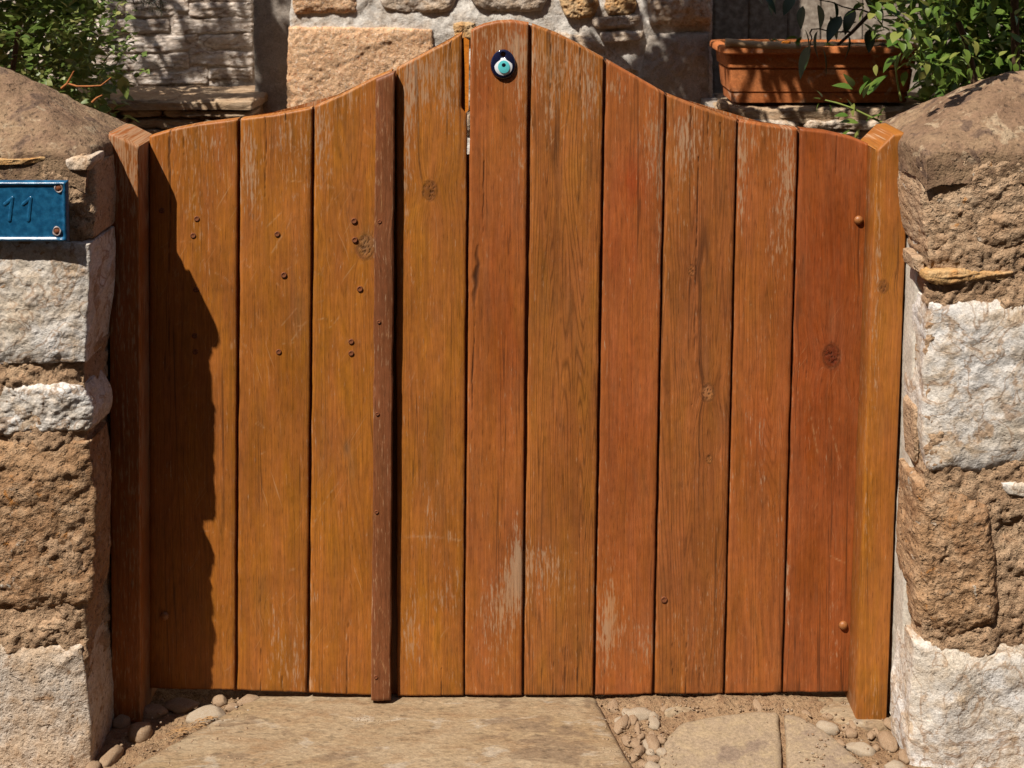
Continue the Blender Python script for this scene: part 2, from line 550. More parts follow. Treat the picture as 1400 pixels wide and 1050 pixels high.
M['leaf_small'] = leaf_mat('small_olive_green_leaf', (0.065, 0.110, 0.020), (0.130, 0.175, 0.040), (0.26, 0.255, 0.085), 0.28)
M['leaf_rose'] = leaf_mat('rose_leaf', (0.055, 0.115, 0.015), (0.120, 0.180, 0.030), (0.25, 0.25, 0.065), 0.30)
M['leaf_dark'] = leaf_mat('dark_glossy_leaf', (0.014, 0.030, 0.010), (0.020, 0.040, 0.012), (0.030, 0.050, 0.014), 0.10, 0.40)

# ================================================================== WOOD: planks, posts, batten
TOPC = np.array([(195, 190), (205, 186), (235, 177), (270, 170), (325, 163), (375, 157), (427, 147), (470, 128), (512, 106), (545, 92), (590, 68), (640, 44),
                 (650, 38), (662, 33), (680, 29), (700, 28), (725, 32), (760, 45), (790, 60), (826, 80), (870, 105), (910, 128), (960, 148), (1008, 164),
                 (1050, 171), (1092, 176), (1130, 180), (1165, 188), (1195, 200)], float)
BOTC = np.array([(195, 942), (325, 945), (420, 948), (540, 953), (640, 952), (810, 952), (890, 950), (990, 950), (1070, 948), (1170, 947)], float)


def topc(x): return np.interp(x, TOPC[:, 0], TOPC[:, 1])
def botc(x): return np.interp(x, BOTC[:, 0], BOTC[:, 1])


# worn, bleached patches of the varnish: (px, py, rx, ry, strength)
WEAR = [(590, 95, 45, 45, .75), (560, 150, 14, 90, .85), (612, 150, 20, 50, .45), (690, 62, 46, 42, .95), (712, 150, 12, 120, .55), (775, 85, 50, 60, .75), (750, 140, 20, 60, .45), (806, 130, 16, 70, .55),
        (892, 190, 18, 90, .75), (845, 120, 16, 30, .6), (960, 185, 45, 48, .62), (935, 220, 14, 60, .6), (1076, 250, 13, 120, .85), (1058, 330, 14, 70, .55), (1040, 190, 30, 30, .5), (1018, 240, 8, 80, .5),
        (392, 182, 32, 30, .65), (340, 200, 12, 70, .5), (444, 190, 18, 90, .72), (480, 130, 30, 25, .5), (345, 260, 14, 80, .5), (400, 250, 25, 60, .35), (270, 185, 40, 22, .45), (270, 240, 40, 90, .35),
        (395, 915, 32, 40, .55), (375, 870, 12, 30, .55), (450, 935, 30, 20, .55), (470, 860, 12, 60, .35), (430, 830, 6, 60, .4), (562, 870, 18, 60, .72), (605, 812, 30, 28, .52), (620, 930, 18, 22, .5), (590, 735, 40, 6, .45), (585, 700, 10, 30, .4),
        (706, 765, 11, 55, 1.1), (698, 815, 26, 40, .65), (670, 850, 30, 50, .5), (742, 765, 34, 30, .6), (760, 800, 50, 40, .42), (690, 920, 30, 40, .45), (775, 900, 30, 40, .25),
        (826, 860, 14, 60, .75), (850, 870, 26, 50, .55), (885, 880, 12, 30, .5), (925, 850, 14, 40, .4), (960, 900, 40, 50, .25), (835, 820, 8, 60, .6), (1030, 840, 12, 60, .3), (1140, 860, 10, 70, .5), (1100, 900, 20, 30, .25),
        (1201, 330, 5, 130, 1.0), (1196, 520, 5, 120, .8), (1186, 700, 4, 160, .6), (1215, 196, 34, 13, .55), (1215, 240, 6, 30, .4), (1238, 270, 5, 25, .5), (1200, 950, 20, 30, .4), (170, 190, 40, 22, .45), (172, 240, 14, 50, .5), (160, 420, 14, 60, .4), (178, 640, 12, 90, .3),
        (555, 260, 6, 80, .5), (500, 335, 16, 22, .55), (1043, 640, 4, 60, .5), (1075, 800, 5, 80, .5), (1012, 260, 5, 90, .5), (902, 300, 5, 130, .45), (996, 470, 5, 140, .25), (728, 500, 3, 300, .3), (829, 500, 3, 300, .3)]
# darker / redder stains: (px, py, rx, ry, colour multiplier, strength)
STAIN = [(862, 250, 22, 42, (.95, .55, .35), .9), (850, 330, 40, 60, (1.0, .72, .6), .7), (690, 440, 32, 130, (1.0, .72, .55), .7), (1137, 487, 14, 22, (.72, .42, .3), .8), (1130, 330, 40, 90, (.85, .66, .5), .7), (1120, 520, 45, 190, (.9, .68, .55), .75),
         (1040, 600, 30, 90, (.98, .78, .62), .6), (860, 560, 30, 120, (1.02, .8, .75), .6), (770, 600, 40, 60, (.95, .78, .75), .6), (765, 690, 40, 50, (.72, .66, .62), .7), (1110, 205, 40, 40, (1.0, .85, .6), .6), (745, 275, 8, 60, (.6, .5, .5), .75), (757, 210, 6, 40, (.6, .5, .5), .6),
         (650, 200, 10, 180, (.75, .6, .5), .7), (668, 130, 20, 60, (.85, .65, .5), .6), (390, 520, 26, 60, (.85, .78, .7), .5), (760, 330, 10, 40, (.55, .45, .45), .5), (1090, 860, 26, 60, (.8, .72, .75), .6), (950, 700, 40, 80, (.88, .82, .8), .5), (850, 760, 30, 50, (.82, .7, .6), .5),
         (474, 612, 5, 12, (.55, .75, 2.2), .9), (480, 640, 6, 24, (.7, .85, 1.8), .7), (602, 600, 8, 50, (.78, .9, 1.7), .6), (600, 690, 7, 30, (.78, .9, 1.7), .6), (408, 430, 9, 36, (.72, .88, 2.2), .8), (500, 330, 14, 20, (.7, .9, 2.2), .8), (965, 500, 5, 40, (.8, .95, 1.6), .7), (588, 300, 12, 25, (.7, .65, .6), .5), (690, 330, 30, 40, (1.0, .8, .7), .4)]
KNOT = [(588, 260, 9, (.55, .55, .55)), (968, 537, 8, (1.35, 1.7, 2.6)), (946, 370, 5, (1.15, 1.3, 1.6)), (500, 338, 11, (.85, 1.05, 1.9)), (1137, 487, 11, (.6, .4, .3)), (970, 628, 4, (1.2, 1.4, 1.8)), (1208, 392, 6, (.5, .5, .55))]
# long splits: polylines in pixels with a width
SPLIT = [([(232, 178), (231, 215), (233, 262), (230, 380), (231, 520)], 1.5), ([(363, 160), (364, 200), (362, 270)], 1.3), ([(252, 174), (251, 215)], 0.9), ([(267, 171), (268, 205)], 0.9), ([(391, 155), (391, 190)], .8), ([(356, 800), (357, 870), (356, 944)], 0.9), ([(477, 850), (475, 900), (474, 948)], 1.2), ([(385, 890), (386, 945)], .9), ([(604, 890), (603, 952)], 1.0),
         ([(653, 336), (651, 350), (654, 362), (650, 378), (651, 392), (648, 404), (649, 422)], 6.0), ([(650, 422), (646, 520), (645, 600)], 1.2), ([(741, 900), (740, 950)], .9), ([(757, 905), (757, 950)], .9), ([(773, 880), (772, 950)], .9), ([(790, 860), (789, 950)], .9), ([(827, 905), (826, 950)], 1.0), ([(753, 42), (754, 100), (752, 160)], 1.1), ([(773, 54), (772, 90)], .9),
         ([(793, 66), (794, 130)], .9), ([(848, 96), (847, 150)], .8), ([(945, 146), (944, 185)], 1.2), ([(968, 153), (967, 205)], 1.0), ([(955, 215), (951, 420), (946, 560)], .9), ([(985, 168), (983, 260)], .8), ([(1144, 186), (1143, 240)], .9), ([(617, 56), (617, 86)], 1.0), ([(1103, 470), (1102, 520)], .8), ([(920, 870), (919, 949)], .9), ([(940, 860), (938, 949)], .9), ([(957, 880), (956, 949)], .8), ([(662, 220), (660, 330)], 1.2),
         ([(540, 600), (540, 601)], 0.1)]
SCRATCH = [([(428, 720), (436, 700), (450, 676), (463, 660)], 1.0), ([(552, 734), (580, 733), (605, 735), (628, 739)], 1.4), ([(404, 165), (420, 205)], .8), ([(398, 205), (412, 222)], .9), ([(390, 247), (415, 248)], 1.0), ([(391, 230), (393, 256)], .8), ([(365, 310), (385, 290)], .9), ([(372, 345), (392, 312), (400, 296)], .8), ([(395, 470), (418, 440)], .9), ([(385, 445), (405, 422)], .8), ([(440, 255), (455, 230)], 1.0), ([(446, 290), (458, 262)], .9),
           ([(437, 240), (450, 160)], .8), ([(775, 165), (740, 215)], .8), ([(745, 130), (768, 108)], .8), ([(1107, 560), (1118, 620)], .9), ([(1133, 572), (1150, 640)], .8), ([(1135, 760), (1155, 770)], .9), ([(395, 780), (402, 778)], 1.6), ([(520, 240), (522, 290)], .5), ([(340, 295), (356, 260)], .8), ([(255, 300), (270, 250)], .8), ([(238, 330), (262, 330)], .7), ([(165, 480), (180, 455)], 1.1), ([(165, 445), (172, 425)], 1.0), ([(690, 118), (714, 90)], .7)]


_r = random.Random(4)
for _k in range(120):
    _x, _y = _r.uniform(235, 535), _r.uniform(150, 480) if _k < 85 else _r.uniform(480, 940)
    if _k > 105: _x, _y = _r.uniform(545, 1180), _r.uniform(110, 920)
    _a, _l = _r.choice((_r.gauss(1.95, .25), _r.gauss(1.1, .3), _r.gauss(.1, .4))), _r.uniform(6, 26)
    _c = _r.uniform(-.35, .35)
    _p = [(_x, _y)]
    for _q in range(3):
        _p.append((_p[-1][0] + _l / 3 * math.cos(_a), _p[-1][1] + _l / 3 * math.sin(_a)))
        _a += _c
    SCRATCH.append((_p, _r.uniform(.5, .85)))


def seg_dist(px, py, pts):
    d = np.full(px.shape, 1e9)
    for (x0, y0), (x1, y1) in zip(pts[:-1], pts[1:]):
        vx, vy = x1 - x0, y1 - y0
        t = np.clip(((px - x0) * vx + (py - y0) * vy) / (vx * vx + vy * vy + 1e-9), 0, 1)
        d = np.minimum(d, np.hypot(px - x0 - t * vx, py - y0 - t * vy))
    return d


def wood_attrs(px, py, w3, tint, seed, wear_bias=0.0, edge=None, scr=0.5, ringv=.4):
    """per-vertex colour, wear and grain coordinates of a board; px,py are where each vertex lies on the photograph"""
    gx = w3[..., 0].copy()
    gz = w3[..., 2].copy()
    wear = np.full(px.shape, wear_bias)
    lox, hix, loy, hiy = px.min() - 60, px.max() + 60, py.min() - 60, py.max() + 60
    inb = lambda x, y: lox < x < hix and loy < y < hiy
    wear = wear + .16 * np.clip(fbm(px / 70 + seed * 7, py / 120, seed, 41, 4, .6) * 1.6 - .25, -.4, 1)
    for x, y, rx, ry, s in WEAR:
        if inb(x, y):
            wear = wear + s * 0.62 * np.exp(-((px - x) / rx) ** 2 - ((py - y) / ry) ** 2)
    col = np.ones(px.shape + (3,)) * np.asarray(tint)
    for x, y, rx, ry, c, s in STAIN:
        if inb(x, y):
            w = 1.15 * s * np.exp(-((px - x) / rx) ** 2 - ((py - y) / ry) ** 2) * (0.75 + 0.5 * fbm(px / 12, py / 60, seed, 5, 3))
            col *= 1 + np.clip(w, 0, 1)[..., None] * (np.asarray(c) - 1)
    lv = fbm(px / 55, py / 150, seed + 3.3, 43, 4, .6)
    col = col * (1 + .22 * lv[..., None] * np.array((.7, .9, 1.0)))
    dark = np.zeros(px.shape)
    for x, y, r, c in KNOT:
        if inb(x, y):
            ddx, ddy = px - x, py - y
            d = np.hypot(ddx, ddy * 0.75)
            gx += 0.0125 * (r / 9) * np.exp(-(ddy / (r * 3.2)) ** 2) * np.tanh(ddx / (r * 0.7)) * np.exp(-np.abs(ddx) / (r * 3))
            k = np.exp(-(d / r) ** 4)
            col *= 1 + k[..., None] * (np.asarray(c) - 1)
            rg = np.exp(-((d - r * 1.05) / (r * .16)) ** 2)
            col *= 1 - 0.42 * rg[..., None]
            gz += k * 0.2 * np.arctan2(ddy, ddx + 1e-6)
            wear = wear * (1 - k)
            dark = np.maximum(dark, 0.7 * k * (fbm(px / 2.2, py / 2.2, seed, 3, 2) > 0.28))
    for pts, w in SPLIT:
        if inb(*pts[0]):
            d = seg_dist(px + 0.8 * vn(py / 9, seed, .5, 2), py, pts)
            ys = [q[1] for q in pts]
            tip = np.clip((py - min(ys)) / (max(ys) - min(ys) + 1e-6), 0, 1)
            tip = tip if max(ys) > 930 else ((1 - tip) if min(ys) < 240 else np.minimum(tip, 1 - tip) * 2)
            w2 = w * (0.25 + 0.6 * tip) * (0.75 + 0.5 * vn(py / 14, seed, .5, 6))
            dark = np.maximum(dark, np.clip(1.25 - d / (w2 * 1.2), 0, 1) * (0.45 + 0.5 * tip))
    for pts, w in SCRATCH:
        if inb(*pts[0]):
            d = seg_dist(px, py, pts)
            s = np.clip(1.2 - d / (w * 1.25), 0, 1) * np.clip(0.45 + 0.8 * vn(px / 4, py / 4, seed, 9), 0, 1)
            col = col * (1 - 0.75 * s[..., None]) + 0.75 * s[..., None] * np.array((.42, .215, .095))
    if edge is not None:
        wear = wear + edge
    spl = np.exp(-np.maximum(948 - py, 0) / 26.0) * (0.5 + 0.9 * fbm(px / 9, py / 16, seed, 77, 3))
    col = col * (1 - .38 * np.clip(spl, 0, 1)[..., None] * np.array((.8, .7, .4)))
    gc = np.stack([gx + seed * 1.37, np.zeros_like(gx), gz + seed * 0.73], -1)
    msk = np.stack([np.clip(wear, -1, 2), np.clip(dark, 0, 1), np.full(px.shape, scr), np.full(px.shape, ringv)], -1)
    tc = np.concatenate([np.clip(col, 0, 1), np.ones(px.shape + (1,))], -1)
    return {'tint': ('FLOAT_COLOR', tc.reshape(-1, 4)), 'msk': ('FLOAT_COLOR', msk.reshape(-1, 4)), 'gc': ('FLOAT_VECTOR', gc.reshape(-1, 3))}, dark


def plank(name, parent, xlt, xlb, xrt, xrb, tint, seed, Y=0.0, thick=0.026, top=None, bot=None, nfront=64, rows=400, bev=0.0035, wear=0.0, scr=0.5, edge_wear_glint=0.26, wob=0.7, redge=None, cup=0.0012, ringv=.4):
    s = np.concatenate([[0, 0], np.array([0, .012, .03]), np.linspace(.06, .94, nfront), np.array([.97, .988, 1.0]), [1, 1]])
    dy = np.concatenate([[thick, bev], [bev * .85, bev * .42, bev * .05], np.zeros(nfront), [bev * .05, bev * .42, bev * .85], [bev, thick]])
    ins = np.concatenate([[0, 0], [.25, .6, .9], np.ones(nfront), [.9, .6, .25], [0, 0]])
    t = np.linspace(0, 1, rows)
    t = np.concatenate([[0, .0012, .003], t[2:-2], [.997, .9988, 1.0]])
    T, S = np.meshgrid(t, s, indexing='ij')
    xt = xlt + (xrt - xlt) * S
    xb = xlb + (xrb - xlb) * S
    pt = (top or topc)(xt)
    pb = (bot or botc)(xb)
    pb = pb + vn(xb / 6.0, seed, 0.5, 11) * 0.5
    py = pt + (pb - pt) * T
    px = xt + (xb - xt) * T
    el = vn(py / 45, seed, .5, 21) * wob + vn(py / 9, seed, .5, 22) * wob * .35
    er = vn(py / 45, seed, 5.5, 23) * wob + vn(py / 9, seed, 5.5, 24) * wob * .35
    px = px + el * (1 - S) ** 8 + er * S ** 8
    if redge is not None:
        px = px + redge(py) * sstep(.7, 1.0, S)
    w3 = P(px, py, Y)
    att, dark = wood_attrs(px, py, w3, tint, seed, wear, edge=edge_wear_glint * (np.exp(-S / .035) + np.exp(-(1 - S) / .035)) * (0.6 + 0.9 * fbm(px / 30, py / 40, seed, 8, 3)), scr=scr, ringv=ringv)  # pale edge bands: wear, plus the bevels' sun highlight put into the colour
    yoff = np.broadcast_to(dy, S.shape).copy()
    tb = np.minimum(T, 1 - T) * (rows / 300.0)
    yoff += np.clip(1 - tb / 0.004, 0, 1) ** 2 * bev * .9 * (np.broadcast_to(ins, S.shape))
    yoff += cup * (2 * np.abs(S - .5)) ** 2 * np.broadcast_to(ins, S.shape)
    yoff += fbm(px / 60, py / 160, seed, 31, 3) * .0009 * ins + vn(px / 3.0, py / 70, seed, 32) * .00022 * ins
    yoff += dark * .0015 * ins
    w3[..., 1] += yoff
    att['gc'][1][:, 0] += (yoff * np.where(S < .5, -1, 1)).reshape(-1)
    nr, nc = S.shape
    v = w3.reshape(-1, 3)
    f = [grid_faces(nr, nc)]
    idx = np.arange(nr * nc).reshape(nr, nc)
    f.append(np.stack([idx[:-1, -1], idx[:-1, 0], idx[1:, 0], idx[1:, -1]], -1))
    # caps at top and bottom: extra row of back vertices
    extra = []
    ex_attr = []
    for row, flip in ((0, False), (nr - 1, True)):
        bk = w3[row].copy()
        bk[:, 1] = Y + thick
        off = nr * nc + len(extra) * nc
        extra.append(bk)
        ex_attr.append(row)
        q = np.stack([off + np.arange(nc - 1), off + np.arange(1, nc), idx[row, 1:], idx[row, :-1]], -1)
        f.append(q[:, ::-1] if flip else q)
    v = np.concatenate([v] + extra)
    for k, (ty, a) in list(att.items()):
        w = a.shape[1]
        a2 = a.reshape(nr, nc, w)
        app = [a2[r].copy() for r in ex_attr]
        if k == 'gc':
            for e in app: e[:, 2] += 0.02
        if k == 'msk':
            for e in app: e[:, 0] += 0.15
        att[k] = (ty, np.concatenate([a2.reshape(-1, w)] + app))
    f = np.concatenate(f)[:, ::-1]
    me = mesh_from(name, v - base_of(parent), f, True, att)
    return obj(name, me, M['wood'], parent)


def wood_box(name, parent, profile_px, Yf, Yb, tint, seed, wear=0.0, scr=0.5, rows=260, nf=18, edge=0.4):
    pass


GB = P(400, 945, 0.0)
gate_l = thing('gate_leaf', 'narrow left wooden gate leaf of three golden brown planks with cover batten', 'gate', GB, 'gate leaves')
GR = P(860, 951, 0.0)
gate_r = thing('gate_leaf', 'wide right wooden gate leaf of seven reddish brown planks with arched peak', 'gate', GR, 'gate leaves')

GOLD = np.array((0.285, 0.090, 0.0125))
PL = [  # parent, xl top, xl bot, xr top, xr bot, tint, wear bias, scratches
    (gate_l, 203.5, 203.5, 324.5, 320.5, GOLD * (1.07, 1.10, .95), .05, .9, .5),
    (gate_l, 328.5, 324.5, 426.5, 419.0, GOLD * (1.05, 1.10, .95), .04, 1.0, .35),
    (gate_l, 430.5, 422.5, 536.0, 530.0, GOLD * (1.12, 1.19, 1.0), .04, .9, .6),
    (gate_r, 541.5, 543.0, 638.5, 632.5, GOLD * (1.12, 1.19, 1.1), .07, .6, .5),
    (gate_r, 643.2, 635.5, 722.5, 713.0, GOLD * (1.05, 1.0, 1.45), .04, .35, .3),
    (gate_r, 727.5, 716.5, 825.0, 810.5, GOLD * (1.06, 1.12, 1.5), .04, .3, 1.3),
    (gate_r, 829.0, 814.0, 909.0, 891.5, GOLD * (1.09, .98, 1.6), .06, .3, .4),
    (gate_r, 912.5, 895.0, 1007.5, 989.0, GOLD * (.96, .95, 1.5), .05, .2, 1.0),
    (gate_r, 1010.5, 992.0, 1091.0, 1068.5, GOLD * (1.02, .93, 1.4), .05, .3, .7),
    (gate_r, 1094.5, 1071.5, 1193.0, 1166.0, GOLD * (.86, .66, .9), -.02, .5, .25),
]
for i, (par, a, b, c, d, tint, wr, sc, rgv) in enumerate(PL):
    re = None
    if i == 3:
        re = lambda py: -7.0 * sstep(158, 146, py) + 0.5 * sstep(150, 215, py)
    plank('plank', par, a, b, c, d, tint, i + 1, wear=wr, scr=sc, redge=re, ringv=rgv)

# cover batten over the joint of the two leaves
plank('cover_batten', gate_l, 513.5, 507.0, 539.0, 533.5, GOLD * (.56, .56, 1.5), 23, Y=-0.0185, thick=.0182, nfront=24, rows=280, wear=.20, scr=.3, edge_wear_glint=.42,
      top=lambda x: topc(x) + 3.0, bot=lambda x: 960.0 + 0 * x, bev=.0045, wob=.9)
# raw sliver of wood in the split at the top of the joint
SL = [(634.0, 50), (641.5, 55), (641.0, 100), (640.5, 150), (636.0, 156), (635.5, 100)]
sv = np.concatenate([P([p[0] for p in SL], [p[1] for p in SL], 0.006), P([p[0] for p in SL], [p[1] for p in SL], 0.02)])
n6 = len(SL)
sf = [tuple(range(n6)), tuple(range(2 * n6 - 1, n6 - 1, -1))] + [(i, i + n6, (i + 1) % n6 + n6, (i + 1) % n6) for i in range(n6)]
so = obj('splinter', mesh_from('splinter', sv - GR, sf, False), M['splinter'], gate_r)
so['label'] = 'bright orange raw sliver of wood in the split'

# tongues closing the grooves between neighbouring planks, a little behind the face, and a curved rail behind
for i in range(len(PL) - 1):
    par = PL[i][0]
    c, d = PL[i][3], PL[i][4]
    a2, b2 = PL[i + 1][1], PL[i + 1][2]
    
    xs_t, xs_b = (c - 5, a2 + 5), (d - 5, b2 + 5)
    if i == 3:
        tp = lambda x: np.full(np.shape(x), 212.0)
    else:
        tp = lambda x: topc(x) + 2.5
    plank('groove_tongue', par, xs_t[0], xs_b[0], xs_t[1], xs_b[1], GOLD * (.42, .36, .5), 40 + i, Y=0.0125, thick=.008, nfront=4, rows=60, top=tp, bev=.001, wob=0, edge_wear_glint=0, scr=0)
plank('groove_tongue', gate_r, 627.0, 626.0, 637.5, 637.5, GOLD * (.3, .25, .4), 59, Y=0.017, thick=.006, nfront=4, rows=30, top=lambda x: topc(x) + 5, bot=lambda x: 165 + 0 * x, bev=.001, wob=0, edge_wear_glint=0, scr=0)  # added dark backing strip, its tint standing for the shade in the gap
for par, x0, x1, sd in ((gate_l, 210, 530, 61), (gate_r, 648, 1185, 62)):
    plank('top_rail', par, x0, x0, x1, x1, GOLD * (.9, .85, 1.1), sd, Y=0.0275, thick=.03, nfront=60, rows=12, top=lambda x: topc(x) + 15, bot=lambda x: topc(x) + 70, bev=.002, wob=0, wear=.3)
    plank('lower_rail', par, x0, x0, x1, x1 - 20, GOLD * (.9, .85, 1.1), sd + 3, Y=0.0275, thick=.03, nfront=40, rows=12, top=lambda x: 800 + 0 * x, bot=lambda x: 880 + 0 * x, bev=.002, wob=0)

# posts
POST_TINT = GOLD * (1.0, .95, 1.0)


def post(name, label, xl_t, xl_b, xr_t, xr_b, top, tint, seed, wear, scr, Yf=-0.055, thick=0.105):
    base = P((xl_b + xr_b) / 2, 980, Yf)
    base = np.array([base[0], Yf, 0.0])
    p = thing(name, label, 'gate post', base, 'gate posts')
    zb = lambda x: np.full(np.shape(x), 990.0)
    plank('shaft', p, xl_t, xl_b, xr_t, xr_b, tint, seed, Y=Yf, thick=thick, nfront=30, rows=330, top=top, bot=zb, bev=.0075, wob=.35, wear=wear, scr=scr, edge_wear_glint=.35)
    return p


post_l = post('gate_post', 'dark brown left gate post in the shadow of the pier', 147.0, 152.0, 190.0, 192.5, lambda x: np.interp(x, [140, 147, 156, 192], [186, 182, 183, 201]), GOLD * (.95, .90, 1.15), 81, .30, .8)
post_r = post('gate_post', 'honey coloured right gate post in full sun', 1199.0, 1170.0, 1245.0, 1213.0, lambda x: np.interp(x, [1190, 1197, 1222, 1236, 1246], [212, 208, 183, 181, 190]), GOLD * (1.06, 1.14, 1.1), 82, -.04, .35)


def dome_mesh(name, r, h, seg=16, rings=5, slot=False, ring=True):
    v, f = [], []
    prof = [(r * 1.0, 0.0015)] + [(r * math.cos(a), -h * math.sin(a)) for a in np.linspace(0.0, math.pi / 2 * .96, rings)]
    if slot:
        prof = [(r, 0.001), (r, -h), (r * .62, -h * 1.05), (r * .5, -h * .35), (r * .18, -h * .25)]
    for (rr, y) in prof:
        for k in range(seg):
            a = 2 * math.pi * k / seg
            v.append((rr * math.cos(a), y, rr * math.sin(a)))
    for i in range(len(prof) - 1):
        for k in range(seg):
            k2 = (k + 1) % seg
            f.append((i * seg + k, i * seg + k2, (i + 1) * seg + k2, (i + 1) * seg + k))
    f.append(tuple((len(prof) - 1) * seg + k for k in range(seg)))
    return mesh_from(name, v, f, True)


SCREW = dome_mesh('screw', 0.0048, 0.0006, slot=True)
SCREWS = dome_mesh('screw', 0.0052, 0.0008, slot=True)
BOLT = dome_mesh('bolt', 0.0078, 0.0055)
for k, (x, y) in enumerate([(269, 299), (264, 322), (379, 320), (388, 376), (484, 302), (485, 328), (492, 395), (480, 467), (480, 483), (381, 481), (268, 396), (266, 459), (267, 481), (221, 288)]):
    shiny = k in (3, 4, 5, 6)
    w = P(x, y, -0.0006)
    obj('screw', SCREWS if shiny else SCREW, M['steel'] if shiny and k == 5 else M['rust'], gate_l, w - GB)
for x, y in [(519, 303), (518, 440), (516, 566), (515, 700), (514, 926)]:
    w = P(x, y, -0.0192)
    o = obj('screw', SCREW, M['rust'], gate_l, w - GB)
    o.scale = (.7, 1, .7)
for par, bs, x, y in ((gate_l, GB, 225, 842), (gate_r, GR, 1174, 301), (gate_r, GR, 1153, 855)):
    obj('bolt', BOLT, M['bolt'], par, P(x, y, -0.0002) - bs)
peg = obj('peg', SCREW, M['bolt'], gate_r, P(908, 820, -0.0006) - GR)
peg.scale = (1.2, 1, 1.2)
# wooden peg in the edge of the right post
pg = obj('peg', BOLT, M['bolt'], post_r, P(1238.5, 348, -0.052) - np.array(post_r.location))
pg.scale = (1.05, 1.2, 1.05)

# ================================================================== STONES
def stone_data(corners, depth, N=(80, 80), round_=0.02, corner=0.35, amp=0.008, freq=14, facets=6, fdepth=0.012, seed=0, ridge=0.0, layer=0.0, lfreq=60, fine=0.25, dirn=(0, 1, 0), r0=0.74):
    """block of stone: `corners` TL,TR,BR,BL of its face in world space, extruded along dirn"""
    rs = np.random.RandomState(seed)
    nu, nv = N
    a = np.linspace(-1, 1, nu)
    b = np.linspace(-1, 1, nv)
    B, A = np.meshgrid(b, a, indexing='ij')
    fa, fb = np.clip(A / r0, -1, 1), np.clip(B / r0, -1, 1)
    d = np.maximum(np.maximum(np.abs(A) - r0, 0), np.maximum(np.abs(B) - r0, 0)) / (1 - r0)
    fa2 = fa * np.sqrt(1 - corner * fb ** 2 / 2)
    fb2 = fb * np.sqrt(1 - corner * fa ** 2 / 2)
    c = np.asarray(corners, float)
    # wander the outline
    u, v = (fa2 + 1) / 2, (1 - fb2) / 2
    w = ((1 - u) * (1 - v))[..., None] * c[0] + (u * (1 - v))[..., None] * c[1] + (u * v)[..., None] * c[2] + ((1 - u) * v)[..., None] * c[3]
    size = np.linalg.norm(c[1] - c[3])
    cen = c.mean(0)
    dn = np.asarray(dirn, float)
    e = np.maximum(np.abs(fa), np.abs(fb))
    back = round_ * np.clip((e - .55) / .45, 0, 1) ** 3 * .6
    w = w + (d * depth + back)[..., None] * dn
    inner = (w - cen) - ((w - cen) @ dn)[..., None] * dn
    # facets: chisel the face with random planes
    frame_n = -dn
    w_in = w
    for k in range(facets):
        n = frame_n + rs.normal(0, .42, 3)
        n /= np.linalg.norm(n)
        pc = cen + rs.uniform(-.5, .5) * (c[1] - c[0]) + rs.uniform(-.5, .5) * (c[3] - c[0])
        off = (pc - cen) @ n - fdepth * rs.uniform(0.1, 1.0)
        q = (w - cen) @ n - off
        q = fdepth * np.tanh(np.maximum(q, 0) / fdepth) * np.exp(-np.linalg.norm(w - pc, axis=-1) ** 2 / (0.5 * size) ** 2)
        w = w - q[..., None] * n * .8
    if facets:
        dl = w - w_in
        ln = np.linalg.norm(dl, axis=-1, keepdims=True) + 1e-9
        w = w_in + dl / ln * fdepth * np.tanh(ln / fdepth)
    gu = np.gradient(w, axis=1)
    gv = np.gradient(w, axis=0)
    nrm = np.cross(gv, gu)
    nrm /= np.linalg.norm(nrm, axis=-1, keepdims=True) + 1e-12
    if (nrm[nv // 2, nu // 2] @ frame_n) < 0:
        nrm = -nrm
    x, y, z = w[..., 0] * freq, w[..., 1] * freq, w[..., 2] * freq
    h = fbm(x, y, z, seed, 5, .55)
    if ridge:
        h = h * (1 - ridge) + ridge * ridged(x * .8, y * .8, z * .8, seed + 5, 4)
    if layer:
        zz = w[..., 2] + .015 * fbm(x * .5, y * .5, z * .5, seed + 9, 2)
        h = h + layer * vn(w[..., 0] * 6, seed, zz * lfreq, seed + 3) + layer * .6 * vn(w[..., 0] * 14, seed, zz * lfreq * 2.3, seed + 4)
    h = h + fine * fbm(x * 5, y * 5, z * 5, seed + 8, 3, .6)
    w = w + nrm * (h * amp * (1 - .55 * sstep(.4, 1, d)))[..., None]
    faces = grid_faces(nv, nu)
    # orientation
    i0 = (nv // 2) * nu + nu // 2
    p0, p1, p2 = w.reshape(-1, 3)[[i0, i0 + 1, i0 + nu]]
    if np.cross(p1 - p0, p2 - p0) @ frame_n < 0:
        faces = faces[:, ::-1]
    return w.reshape(-1, 3), faces


def stone(name, parent, quad, Y, depth, mat, **kw):
    Ys = Y if np.ndim(Y) else [Y] * 4
    c = np.array([P(q[0], q[1], yy) for q, yy in zip(quad, Ys)])
    v, f = stone_data(c, depth, **kw)
    return obj(name, mesh_from(name, v - base_of(parent), f), M[mat] if isinstance(mat, str) else mat, parent)


